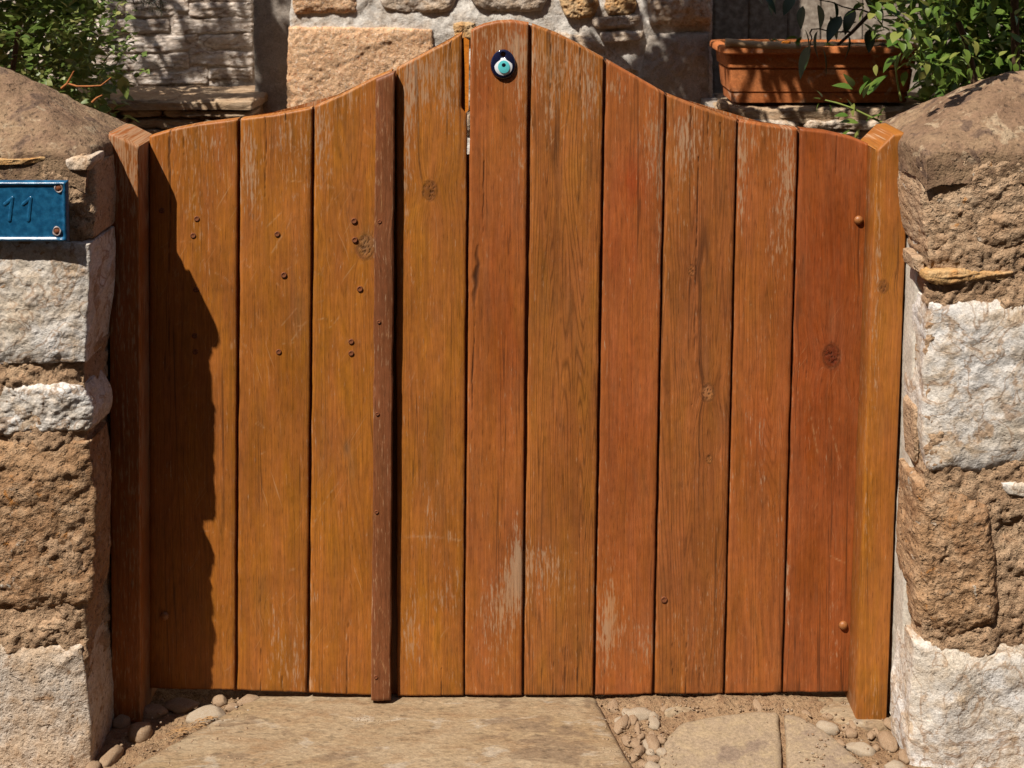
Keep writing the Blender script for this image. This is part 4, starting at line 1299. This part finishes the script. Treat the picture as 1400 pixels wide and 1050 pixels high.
def topslab(parent, name, x0, x1, ya, yb_, z, th, mat, seed, N=(120, 60), amp=.006):
    c = np.array([(x0, ya, z), (x1, ya, z), (x1, yb_, z), (x0, yb_, z)])
    v, f = stone_data(c, th, N=N, amp=amp, freq=16, seed=seed, facets=3, fdepth=.006, corner=.08, round_=.01, dirn=(0, 0, -1), fine=.4, layer=0)
    return obj(name, mesh_from(name, v - base_of(parent), f), M[mat], parent)


xr_l = P(348, 130, .84)[0]
wallbox('mortar', lb, -1.7, xr_l - .01, -.02, zl - .03, yl + .03, .32, 'ledge', (120, 120), amp=.006, seed=93)
topslab(lb, 'coping_slab', -1.25, xr_l, yl - .002, YB + .0, zl, .018, 'ledge', 94, amp=.006)
topslab(lb, 'coping_slab', -1.75, -1.26, yl - .01, YB + .0, zl + .004, .035, 'ledge', 95)
y = 136.0
row = 0
while y < 230:
    hh = rs.uniform(9, 17)
    x = 347.0
    while x > 40:
        w_ = rs.uniform(60, 140)
        stone('stone', lb, [(x - w_ + 2, y + 1), (x - 1, y + 1), (x - 1, y + hh - 1), (x - w_ + 2, y + hh - 1)], yl + rs.uniform(-.004, .008), .08, 'ledge', N=(50, 20), amp=.006, freq=22, facets=3, fdepth=.008, seed=400 + row * 13 + int(x), corner=.3, fine=.4, layer=.5, lfreq=70)
        x -= w_
    y += hh
    row += 1

# right: low stone wall carrying the planter, recess with grey boards behind
YR = .72
rb = thing('low_stone_wall', 'low dry stone wall under the terracotta planter', 'wall', (.85, YR, 0))
zr = float(P(1100, 146, YR)[2])
wallbox('core', rb, XR - .03, 2.2, -.02, zr - .012, YR + .02, .30, 'plaster', (160, 120), amp=.006, seed=96)
rs = np.random.RandomState(13)
y = 147.0
row = 0
while y < 260:
    hh = rs.uniform(11, 20)
    x = 982.0
    while x < 1500:
        w_ = rs.uniform(50, 120)
        stone('stone', rb, [(x + 1, y + 1), (x + w_ - 2, y + 1), (x + w_ - 2, y + hh), (x + 1, y + hh)], YR + rs.uniform(0, .016), .1, 'pale_stone' if rs.uniform() < .6 else 'ledge', N=(50, 22), amp=.007, freq=22, facets=3, fdepth=.008, seed=500 + row * 13 + int(x), corner=.4, fine=.4, layer=.4, lfreq=70)
        x += w_
    y += hh
    row += 1
topslab(rb, 'coping_slab', XR + .005, 1.5, YR + .01, YR + .30, zr, .03, 'ledge', 97)
stone('stone', rb, [(984, 139), (996, 138), (998, 151), (983, 152)], YR - .005, .03, 'tan_stone', N=(24, 24), amp=.002, freq=30, facets=2, seed=98, corner=.8)

fb = thing('board_fence', 'shaded weathered grey board fence behind the planter', 'fence', (.9, 1.28, 0))
x = XR - .12
rs = np.random.RandomState(21)
FB = np.array(fb.location)
k = 0
while x < 2.3:
    w_ = rs.uniform(.085, .12)
    me = box_mesh('board', (x - FB[0], 0 + rs.uniform(0, .006), -.02), (x + w_ - .0015 - FB[0], .022, 1.9 + rs.uniform(-.03, .03)), .003)
    obj('board', me, M['grey_board'], fb)
    x += w_
for z in (.4, 1.5):
    obj('rail', box_mesh('rail', (XR - .12 - FB[0], .024, z), (1.4, .06, z + .07), .003), M['grey_board'], fb)

# ------------------------------------------------------------------ unseen house added across the lane, behind the viewer, to hold back sky light
ob = thing('house', 'unseen ochre plastered house added behind the viewer to block sky light', 'house', (0, -3.6, 0))
M['ochre_plaster'] = stone_mat('ochre_house_plaster', (0.34, 0.22, 0.13), (0.38, 0.26, 0.16), (0.30, 0.19, 0.11), pit=0.3, bump=0.3)
obj('wall', box_mesh('wall', (-9, -5, -.05), (9, 0, 6.1), .02), M['ochre_plaster'], ob)
obj('cornice', box_mesh('cornice', (-9.1, -5.1, 6.1), (9.1, .12, 6.25), .02), M['ochre_plaster'], ob)
for wx in (-6, -3, 3, 6):
    for wz in (1.0, 4.0):
        w_o = obj('window', box_mesh('window', (wx - .5, .002, wz), (wx + .5, .03, wz + 1.3), .005), M['glass_navy'], ob)
        obj('sill', box_mesh('sill', (wx - .6, .002, wz - .08), (wx + .6, .10, wz - .004), .01), M['concrete'], w_o)
obj('door', box_mesh('door', (-.5, .002, 0), (.5, .05, 2.1), .01), M['grey_board'], ob)

# ------------------------------------------------------------------ terracotta planter
YQ = .745
pa_, pb3 = P(991, 140, YQ), P(1257, 140, YQ)
tb = np.array([(pa_[0] + pb3[0]) / 2, YQ + .09, zr + .004])
planter = thing('planter', 'long rectangular terracotta trough planter on the low wall', 'planter', tb)
hw = (pb3[0] - pa_[0]) / 2
ztop = float(P(1100, 63.5, YQ)[2]) - tb[2]


def ringrect(hx, hy, r, n=8):
    pts = []
    for cx, cy, a0 in ((hx - r, hy - r, 0), (-hx + r, hy - r, 90), (-hx + r, -hy + r, 180), (hx - r, -hy + r, 270)):
        for k in range(n):
            a = R(a0 + 90 * k / (n - 1))
            pts.append((cx + r * math.cos(a), cy + r * math.sin(a)))
    return np.array(pts)


def loft(prof, r):
    """prof: list of (hx, hy, z)"""
    v = []
    for hx, hy, z in prof:
        p = ringrect(hx, hy, r)
        v.append(np.concatenate([p, np.full((len(p), 1), z)], 1))
    n = len(v[0])
    f = []
    for i in range(len(v) - 1):
        for j in range(n):
            k = (j + 1) % n
            f.append((i * n + j, i * n + k, (i + 1) * n + k, (i + 1) * n + j))
    f.append(tuple(range(n - 1, -1, -1)))
    f.append(tuple((len(v) - 1) * n + j for j in range(n)))
    return np.concatenate(v), f


T = ztop
hyy = .088
body = [(hw - .022, hyy - .014, 0), (hw - .021, hyy - .013, T * .04), (hw - .019, hyy - .012, T * .165), (hw - .021, hyy - .014, T * .175), (hw - .021, hyy - .014, T * .185), (hw - .016, hyy - .010, T * .20), (hw - .010, hyy - .006, T * .58),
        (hw - .013, hyy - .009, T * .595), (hw - .013, hyy - .009, T * .61), (hw - .006, hyy - .003, T * .63), (hw - .004, hyy - .002, T * .80), (hw - .004, hyy - .002, T * .86), (hw - .020, hyy - .018, T * .87), (hw - .022, hyy - .020, T * .80)]
v, f = loft(body, .016)
me = mesh_from('trough', v, f, True)
me.set_sharp_from_angle(angle=R(28))
o = obj('trough', me, M['terracotta'], planter)
rim = [(hw - .016, hyy - .014, T * .845), (hw + .006, hyy + .008, T * .862), (hw + .010, hyy + .012, T * .89), (hw + .010, hyy + .012, T * .97), (hw + .007, hyy + .009, T), (hw - .012, hyy - .010, T), (hw - .015, hyy - .013, T * .9)]
v, f = loft(rim, .02)
me = mesh_from('rim', v, f, True)
me.set_sharp_from_angle(angle=R(40))
obj('rim', me, M['terracotta'], planter)
sx_, sy_ = np.meshgrid(np.linspace(-hw + .017, hw - .017, 50), np.linspace(-hyy + .015, hyy - .015, 16))
sz_ = T * .965 + fbm(sx_ * 30, sy_ * 30, .5, 3, 3) * .008
obj('soil', mesh_from('soil', np.stack([sx_, sy_, sz_], -1).reshape(-1, 3), grid_faces(16, 50)), M['soil'], planter)

# bleached stick lying on the rim
q0, q1 = P(992, 58, YQ - .005), P(1094, 66, YQ - .002)
sticks = np.linspace(q0, q1, 14)
sticks[:, 2] += vn(np.arange(14) * .6, .5, .5, 3) * .002
v, f = tube_data(sticks, .0095 + .002 * vn(np.arange(14) * .5, .2, .4, 8), 10)
sb_ = v.mean(0)
v[:, 2] = v.mean(0)[2] + (v[:, 2] - v.mean(0)[2]) * 1.0
c14 = [tuple(range(9, -1, -1)), tuple(13 * 10 + j for j in range(10))]
o = obj('driftwood', mesh_from('driftwood', v - sb_, [tuple(q) for q in f.tolist()] + c14), M['driftwood'], None, sb_)
tag(o, 'bleached stick lying along the left rim of the planter', 'driftwood')
# small orange shard of a pot in the soil
sh = np.array([P(1070, 57, YQ + .04), P(1082, 56, YQ + .04), P(1082, 68, YQ + .04), P(1070, 68, YQ + .04)])
v, f = stone_data(sh, .012, N=(16, 16), amp=.001, facets=1, corner=.3, round_=.003, seed=3)
o = obj('pot_shard', mesh_from('pot_shard', v - sh.mean(0), f), M['splinter'], None, sh.mean(0))
tag(o, 'small bright orange pot shard standing in the planter soil', 'shard')

# ================================================================== PLANTS
def leaf_shape(n=5, width=.5, fold=.18, curl=.25, tip=1.0):
    """leaf of length 1 along +y, width, folded on the midrib"""
    t = np.linspace(0, 1, n + 1)
    wd = width * .5 * np.sin(np.pi * t ** .8) ** .85 * (1 - .25 * t) * 1.15
    z = -curl * (t - .0) ** 2
    mid = np.stack([0 * t, t, z], -1)
    L = np.stack([-wd, t, z + fold * wd * 1.0], -1)
    Rr = np.stack([wd, t, z + fold * wd * 1.0], -1)
    v = np.concatenate([L, mid, Rr])
    f = []
    m = n + 1
    for i in range(n):
        f.append((i, m + i, m + i + 1, i + 1))
        f.append((m + i, 2 * m + i, 2 * m + i + 1, m + i + 1))
    return v, np.array(f)


def rot_from(dirn, roll, rs):
    d = Vector(dirn).normalized()
    q = d.to_track_quat('Y', 'Z')
    return (q @ Quaternion((0, 1, 0), roll)).to_matrix()


LEAFS = [leaf_shape(5, .55, .25, .2), leaf_shape(5, .62, .1, .35), leaf_shape(5, .5, .4, .1)]
LEAFD = [leaf_shape(7, .48, .22, .3), leaf_shape(7, .52, .15, .15)]


class Plant:
    def __init__(self, name, label, cat, base, leafmat, shapes, seed):
        self.t = thing(name, label, cat, base)
        self.base = np.array(base, float)
        self.mat = leafmat
        self.shapes = shapes
        self.rs = np.random.RandomState(seed)
        self.singles = []
        self.mass = []
        self.me = []
        for v, f in shapes:
            me = mesh_from('leaf', v, f)
            me.materials.append(M[leafmat])
            self.me.append(me)

    def leaf(self, p, d, size, roll, single):
        (self.singles if single else self.mass).append((np.asarray(p, float), np.asarray(d, float), size, roll, self.rs.randint(len(self.shapes))))

    def build(self, massname='foliage'):
        for p, d, s, r, k in self.singles:
            o = bpy.data.objects.new('leaf', self.me[k])
            COL.objects.link(o)
            o.parent = self.t
            m = rot_from(d, r, None).to_4x4()
            o.matrix_local = Matrix.Translation(Vector(p - self.base)) @ m @ Matrix.Diagonal((s, s, s, 1))
        if self.mass:
            vs, fs, lv, off = [], [], [], 0
            for p, d, s, r, k in self.mass:
                v, f = self.shapes[k]
                m = np.array(rot_from(d, r, None))
                vs.append(v @ m.T * s + (p - self.base))
                fs.append(f + off)
                lv.append(np.full(len(v), self.rs.uniform()))
                off += len(v)
            me = mesh_from(massname, np.concatenate(vs), np.concatenate(fs), True, {'lv': ('FLOAT', np.concatenate(lv))})
            o = obj(massname, me, M[self.mat], self.t)
            o['kind'] = 'stuff'

    def wood(self, name, pts, r0, r1, mat='bark', seg=7):
        pts = np.asarray(pts, float)
        v, f = tube_data(pts, np.linspace(r0, r1, len(pts)), seg)
        return obj(name, mesh_from(name, v - self.base, f), M[mat], self.t)


def in_poly(x, y, poly):
    c = False
    n = len(poly)
    for i in range(n):
        x0, y0 = poly[i]
        x1, y1 = poly[(i + 1) % n]
        if (y0 > y) != (y1 > y) and x < (x1 - x0) * (y - y0) / (y1 - y0) + x0:
            c = not c
    return c


def lit_zone(p):
    """would a leaf here shade the part of the house wall that the photograph shows in full sun?"""
    t = YW - p[1]
    xw, zw = p[0] + SUN[0] * t, p[2] + SUN[2] * t
    px, py = pix((xw, YW, zw))
    return 385 < px < 772 and -40 < py < 260


def rdir(rs, up=.2, out=None):
    d = rs.normal(0, 1, 3)
    d[2] = d[2] * .6 + up
    if out is not None: d += out
    return d


def shade_leaves(plant, n, xr, yr, Y, tr, keep, size, skip=None, jit=.006, sigma=(30, 22), seed=0, grad=None):
    """fill the crown above the picture with leaves, in clumps with gaps so that light comes through in patches"""
    rs = plant.rs
    k = 0
    out = []
    while k < n:
        k += 1
        x, y = rs.uniform(*xr), rs.uniform(*yr)
        f = float(fbm(x / sigma[0], y / sigma[1], .5, seed, 3, .6)) * 1.3
        if grad is not None: f -= grad(x, y)
        if f > keep: continue
        tp = P(x, y, Y)
        p = tp - SUN * rs.uniform(*tr) + rs.normal(0, jit, 3)
        px, py = pix(p)
        if py > -14 or p[1] < .08 or lit_zone(p) and skip is None: continue
        plant.leaf(p, rdir(rs, -.1), rs.uniform(*size), rs.uniform(-1, 1), False)
        out.append(p)
    return np.array(out)


# ---- left bush
bush = Plant('bush', 'small leaved green bush spilling over the left pier cap', 'bush', (-1.15, .42, 0), 'leaf_small', LEAFS, 3)
rs = bush.rs
POLYL = [(-160, -80), (110, -80), (150, -10), (172, 12), (168, 40), (182, 62), (196, 96), (178, 104), (150, 110), (128, 122), (112, 134), (60, 120), (-10, 70), (-160, 10)]
cl = []
while len(cl) < 130:
    x, y = rs.uniform(-160, 200), rs.uniform(-80, 175)
    if in_poly(x, y, POLYL):
        Yc = rs.uniform(.20, .60)
        if x > 120: Yc = rs.uniform(.3, .45)
        cl.append((x, y, Yc))
for (x, y, Yc) in cl:
    p0 = P(x, y, Yc)
    sd = rdir(rs, .1, np.array((.35, -.3, 0)))
    sd = sd / np.linalg.norm(sd)
    ln = rs.uniform(.03, .07)
    nl = rs.randint(9, 15)
    for k in range(nl):
        t = k / (nl - 1) - .5
        p = p0 + sd * ln * t + rs.normal(0, .008, 3)
        px, py = pix(p)
        side = rdir(rs, .15)
        sz = rs.uniform(.013, .022)
        if py < 30 and px < 80: sz *= rs.uniform(1.2, 2.2)
        if lit_zone(p): continue
        vis = -10 < px < 210 and -10 < py < 150 and Yc < .40
        bush.leaf(p, sd * .4 + side * .7 + np.array((.1, -.35, .1)), sz, rs.uniform(-.6, .6), vis and len(bush.singles) < 290 and rs.uniform() < .75)
# dark inner foliage
for _ in range(6500):
    x, y = rs.uniform(-200, 190), rs.uniform(-120, 190)
    if y > 60 + x * .55 + 40 or (x > 130 and y < 95 and rs.uniform() < .85) or x > 120 + 60 * rs.uniform(): continue
    p = P(x, y, rs.uniform(.48, .95))
    if lit_zone(p): continue
    bush.leaf(p, rdir(rs, -.1), rs.uniform(.022, .042), rs.uniform(-1, 1), False)
# sprigs trailing over the wall at the right of the bush
for pts in ([(120, 55), (140, 62), (160, 68), (175, 78), (184, 86)], [(100, 40), (140, 28), (168, 18)], [(110, 90), (140, 88), (150, 74)], [(150, 120), (172, 118), (178, 112)]):
    w = np.array([P(x, y, .36) for x, y in pts])
    tt = np.linspace(0, 1, 12)
    pl = np.stack([np.interp(tt, np.linspace(0, 1, len(w)), w[:, i]) for i in range(3)], -1)
    bush.wood('twig', pl, .0016, .0008, 'green_stem', 5)
    for k in range(10):
        p = pl[rs.randint(2, 12)] + rs.normal(0, .004, 3)
        bush.leaf(p, rdir(rs, .1, np.array((.4, -.4, .1))), rs.uniform(.012, .02), rs.uniform(-.5, .5), len(bush.singles) < 298)
for x, y, s in ((168, 112, .04), (172, 122, .032)):
    bush.leaf(P(x, y - 8, .34), np.array((.1, -.3, -1)), s, .4, True)
# reddish bare twig in front
for pts in ([(84, 121), (92, 114), (105, 118), (122, 118), (138, 117), (152, 106)], [(92, 114), (97, 105), (101, 97)], [(126, 140), (132, 134), (140, 130)]):
    w = np.array([P(x, y, .17) for x, y in pts])
    bush.wood('twig', w, .0026, .0012, 'twig', 6)
# main stems
for k, (a, b) in enumerate((((-1.15, .42, -.02), (-1.0, .40, 1.15)), ((-1.18, .45, -.02), (-1.35, .5, 1.6)), ((-1.12, .44, -.02), (-.95, .42, .95)))):
    bush.wood('stem', bend(a, b, 12, .0, k, .06), .014, .005)
bush.build()

# ---- tree whose crown shades the whitewashed wall
tree = Plant('tree', 'leafy tree above the left edge shading the whitewashed wall', 'tree', (-1.75, .55, 0), 'leaf_small', LEAFS, 8)
rs = tree.rs
tree.wood('trunk', bend((-1.75, .55, -.05), (-1.62, .52, 2.1), 14, 0, 3, .05), .055, .03, 'bark', 10)
cr = shade_leaves(tree, 2000, (140, 350), (-40, 175), YB, (.45, .85), -.18, (.026, .040), sigma=(26, 20), seed=3)
cr2 = shade_leaves(tree, 520, (346, 394), (-40, 175), 1.0, (.45, .85), .12, (.026, .040), sigma=(24, 24), seed=5)
cr3 = shade_leaves(tree, 900, (150, 352), (108, 180), .92, (.36, .65), .12, (.026, .040), sigma=(40, 12), seed=7)
for k, c in enumerate(np.concatenate([cr, cr2, cr3])[::42]):
    tree.wood('branch', bend((-1.66, .53, 1.55 + .4 * rs.uniform()), c, 8, .05, 20 + k, .04), .006, .002)
tree.build('crown')

# dark conifer-like sprig hanging at the top left
spr = Plant('hanging_sprig', 'dark needle sprig hanging in at the top edge before the whitewashed wall', 'sprig', P(195, -20, .9), 'leaf_dark', [leaf_shape(2, .07, .1, .1)], 4)
rs = spr.rs
for k in range(14):
    a = P(rs.uniform(150, 225), -60, .9)
    b = P(rs.uniform(165, 232), rs.uniform(2, 14), .9 + rs.uniform(-.03, .03))
    pl = bend(a, b, 10, 0, k, .02)
    spr.wood('twig', pl, .0018, .0008, 'bark', 4)
    for _ in range(70):
        p = pl[rs.randint(1, 10)] + rs.normal(0, .003, 3)
        spr.leaf(p, rdir(rs, -.4), rs.uniform(.012, .026), rs.uniform(-1, 1), False)
spr.build('needles')

# ---- right rose climber
rose = Plant('rose_climber', 'leafy rose climber tumbling over the right pier cap', 'climbing plant', (1.18, .45, 0), 'leaf_rose', LEAFS, 6)
rs = rose.rs


def compound(plant, p0, d, n, size, single):
    """a rose leaf: leaflets in pairs along a stalk"""
    d = np.asarray(d, float)
    d = d / np.linalg.norm(d)
    s = np.cross(d, (0.2, -1, .3))
    s /= np.linalg.norm(s) + 1e-9
    for k in range(n):
        c = p0 + d * size * .75 * (k + .6)
        for sg in (-1, 1):
            plant.leaf(c, d * .5 + sg * s + plant.rs.normal(0, .18, 3), size * plant.rs.uniform(.8, 1.1), plant.rs.uniform(-.5, .5), single)
    plant.leaf(p0 + d * size * .75 * (n + .4), d + plant.rs.normal(0, .15, 3), size * 1.1, plant.rs.uniform(-.4, .4), single)


# named sprigs seen against the planter and the wall
def sprig(pts, Y, r=.0016, mat='green_stem', plant=rose):
    w = np.array([P(x, y, Y) for x, y in pts])
    tt = np.linspace(0, 1, 14)
    pl = np.stack([np.interp(tt, np.linspace(0, 1, len(w)), w[:, i]) for i in range(3)], -1)
    plant.wood('stem', pl, r, r * .6, mat, 6)
    return pl


sprig([(1216, 172), (1190, 160), (1165, 148), (1145, 141), (1128, 137)], .24, .0026)
for x, y, dx, dz, s in ((1122, 136, -1, .3, .012), (1124, 133, -.4, 1, .013), (1120, 141, -.6, -.8, .012), (1134, 143, .2, -1, .012), (1151, 136, -.5, .3, .004),
                        (1166, 122, -1.0, .25, .030), (1166, 119, -.35, .9, .026), (1168, 141, -.2, -.9, .020), (1176, 130, .25, .55, .024), (1180, 135, .5, .9, .034), (1186, 130, .55, .8, .034), (1192, 120, .6, .9, .028), (1188, 118, -.3, 1, .02),
                        (1160, 158, -.9, .1, .020), (1166, 150, -.4, .8, .020), (1174, 168, -.6, .2, .026), (1184, 166, .4, .3, .026), (1176, 176, -.2, -.6, .024), (1194, 172, .4, -.3, .026), (1200, 164, .3, .9, .022), (1190, 184, .1, -.7, .026), (1163, 176, -.7, -.4, .022), (1200, 186, .4, -.4, .02)):
    rose.leaf(P(x, y, .24 + rs.uniform(-.02, .02)), (dx, rs.uniform(-.3, .1), dz), s * 1.35, rs.uniform(-.5, .5), True)
sprig([(1232, 138), (1228, 118), (1225, 100), (1226, 80)], .25, .0022)
for x, y, dx, dz, s in ((1226, 76, -.9, -.6, .032), (1232, 72, -.3, -.9, .034), (1238, 72, .1, .2, .026), (1244, 72, .5, -.5, .028), (1250, 70, .8, -.1, .026), (1230, 66, -.6, .4, .022), (1240, 128, .7, .6, .030), (1236, 134, .8, .2, .026), (1246, 122, .4, .9, .020), (1198, 88, -.1, -1, .018)):
    rose.leaf(P(x, y, .25 + rs.uniform(-.02, .02)), (dx, rs.uniform(-.3, .1), dz), s * 1.25, rs.uniform(-.5, .5), True)
sprig([(1240, 90), (1262, 60), (1280, 38), (1300, 30)], .22, .002)
POLYR = [(1180, -70), (1480, -70), (1480, 60), (1400, 70), (1330, 92), (1285, 112), (1262, 112), (1250, 100), (1252, 60), (1215, 28), (1178, 10)]
n = 0
while n < 90:
    x, y = rs.uniform(1160, 1480), rs.uniform(-70, 120)
    if not in_poly(x, y, POLYR): continue
    n += 1
    Yc = rs.uniform(.20, .60)
    p0 = P(x, y, Yc)
    if lit_zone(p0): continue
    compound(rose, p0, rdir(rs, -.15, np.array((-.3, -.3, 0))), rs.randint(1, 4), rs.uniform(.022, .034), Yc < .42 and -10 < y and x < 1410 and len(rose.singles) < 230)
n = 0
POLYR2 = [(1182, -10), (1305, -10), (1305, 84), (1262, 104), (1228, 58), (1190, 40)]
while n < 30:
    x, y = rs.uniform(1180, 1310), rs.uniform(-10, 110)
    if not in_poly(x, y, POLYR2): continue
    n += 1
    compound(rose, P(x, y, rs.uniform(.16, .30)), rdir(rs, -.2, np.array((-.2, -.2, 0))), rs.randint(1, 3), rs.uniform(.022, .034), len(rose.singles) < 298)
# overhanging shoots that shade the back of the cap
CE = np.array([(1262, 122), (1290, 106), (1330, 91), (1360, 81), (1400, 67), (1440, 55)], float)
for k in range(60):
    x = rs.uniform(1268, 1440)
    y = np.interp(x, CE[:, 0], CE[:, 1]) + rs.uniform(2, 10 + 16 * max(0, float(vn(x / 26, 3.3, .5, 5))) + 6)
    Yt = 0.0
    for _q in range(30):
        zt = 1.000 + .6 * 1.42 * (Yt + .176)
        pz = P(x, y, Yt)
        Yt += (zt - pz[2]) * -.6
        Yt = min(max(Yt, -.2), .1)
    tp = P(x, y, Yt) - SUN * rs.uniform(.10, .15)
    rose.leaf(tp, rdir(rs, -.2, np.array((-.3, 0, 0))), rs.uniform(.026, .036), rs.uniform(-.6, .6), False)
for _ in range(6200):
    x, y = rs.uniform(1190, 1520), rs.uniform(-120, 190)
    if x < 1262 and y > -5: continue
    p = P(x, y, rs.uniform(.45, .95))
    if lit_zone(p): continue
    rose.leaf(p, rdir(rs, -.1), rs.uniform(.026, .042), rs.uniform(-1, 1), False)
rose.wood('stem', bend((1.18, .45, -.02), (1.0, .36, 1.25), 14, 0, 3, .06), .014, .008)
rose.wood('stem', np.array([P(x, y, .30) for x, y in ((1310, 30), (1318, 50), (1324, 72), (1330, 100), (1336, 140))]), .006, .008)
rose.build()

# ---- broad leaved tree overhead at the right, its low branch hanging before the planter
fig = Plant('broadleaf_tree', 'dark glossy broad leaved branch hanging over the planter from the right', 'tree', (1.45, .62, 0), 'leaf_dark', LEAFD, 12)
rs = fig.rs
fig.wood('trunk', bend((1.45, .62, -.05), (1.25, .55, 1.9), 16, 0, 5, .06), .06, .03, 'bark', 10)
bp = np.array([P(x, y, .5) for x, y in ((1240, -70), (1215, -15), (1190, 18), (1165, 44), (1145, 62))])
fig.wood('branch', bp, .006, .003)
fig.wood('branch', bend((1.25, .55, 1.6), P(1240, -70, .5), 8, .05, 2, .03), .012, .006)
DL = [(1108, 62, -.35, -.8, .075), (1125, 66, .2, -.9, .06), (1118, 42, -.2, -.95, .062), (1135, 22, .4, -.9, .055), (1098, 8, -.2, -.9, .05), (1118, 6, .3, -.8, .055), (1150, 22, -.6, -.7, .062), (1168, 12, -.4, -.8, .06), (1160, 48, .1, -.9, .056), (1085, -6, -.5, -.7, .05), (1172, 30, -.8, -.3, .05), (1140, 2, .3, -.9, .05), (1188, 40, .1, -.9, .05), (1060, -8, -.3, -.5, .05), (1044, -6, .5, -.5, .045), (1020, -14, .6, -.4, .05), (1100, 40, .4, -.9, .05), (1180, -6, .5, -.8, .05), (1205, 10, .2, -.9, .05)]
for x, y, dx, dz, s in DL:
    fig.leaf(P(x, y, .5 + rs.uniform(-.04, .04)), (dx, rs.uniform(-.35, .1), dz), s, rs.uniform(-.5, .5), True)
for a, b in (((1165, 44), (1110, 40)), ((1190, 18), (1120, 0)), ((1215, -15), (1085, -10)), ((1085, -10), (1040, -14)), ((1110, 40), (1108, 62))):
    fig.wood('twig', bend(P(*a, .5), P(*b, .5), 6, .0, int(a[0]), .01), .002, .0012)
# crown overhead: dapples the planter and the right end of the house wall
c1_ = shade_leaves(fig, 900, (770, 985), (-20, 170), YW, (.35, .75), -.10, (.034, .050), sigma=(30, 26), seed=11, grad=lambda x, y: np.clip((x - 840) / 160 + (y - 60) / 110, -1.2, .8) * .55)
c2_ = shade_leaves(fig, 1000, (980, 1270), (0, 175), YQ, (.30, .52), -.10, (.034, .050), sigma=(34, 26), seed=14)
c3_ = shade_leaves(fig, 900, (1170, 1440), (-40, 150), .34, (.14, .24), -.08, (.034, .050), sigma=(30, 24), seed=17)
c4_ = shade_leaves(fig, 700, (1040, 1215), (-30, 110), .5, (.14, .30), .45, (.034, .050), sigma=(30, 24), seed=19)
for k, c in enumerate(np.concatenate([c1_, c2_, c3_, c4_])[::36]):
    root = np.array((1.25, .55, 1.75)) if c[0] > .5 else np.array((.55, .45, 2.05))
    fig.wood('branch', bend(root, c, 8, .05, 30 + k, .03), .006, .002)
fig.wood('branch', bend((1.25, .55, 1.75), (.55, .45, 2.05), 10, .08, 9, .03), .018, .010)
fig.build('crown')

# ---- small plants in the planter
for k, (x, y, nm, lab, nn, sz) in enumerate(((1000, 62, 'seedling', 'tiny yellow green seedling at the left end of the planter', 10, .010), (1056, 58, 'seedling', 'small dark seedling behind the stick in the planter', 7, .014), (1090, 62, 'seedling', 'single leaved seedling beside the orange shard', 3, .024),
                                         (1134, 64, 'seedling', 'low seedling under the dark hanging leaves in the planter', 10, .011), (1192, 60, 'seedling', 'lime green seedling at the right of the planter', 12, .024))):
    b = P(x, y + 4, YQ + .01)
    s = Plant(nm, lab, 'seedling', b, 'leaf_rose', LEAFS, 50 + k)
    hgt = sz * (1.2 if nn < 12 else 2.0)
    s.wood('stem', np.array([b - (0, 0, .01), b + (0.002, 0, hgt * .5), b + (0, 0, hgt)]), .0014, .0008, 'green_stem', 5)
    for q in range(nn):
        s.leaf(b + np.array((0, 0, hgt * s.rs.uniform(.2, 1))), rdir(s.rs, .4), sz * s.rs.uniform(.8, 1.2), s.rs.uniform(-.5, .5), True)
    s.t['group'] = 'seedlings in the planter'
    s.build()
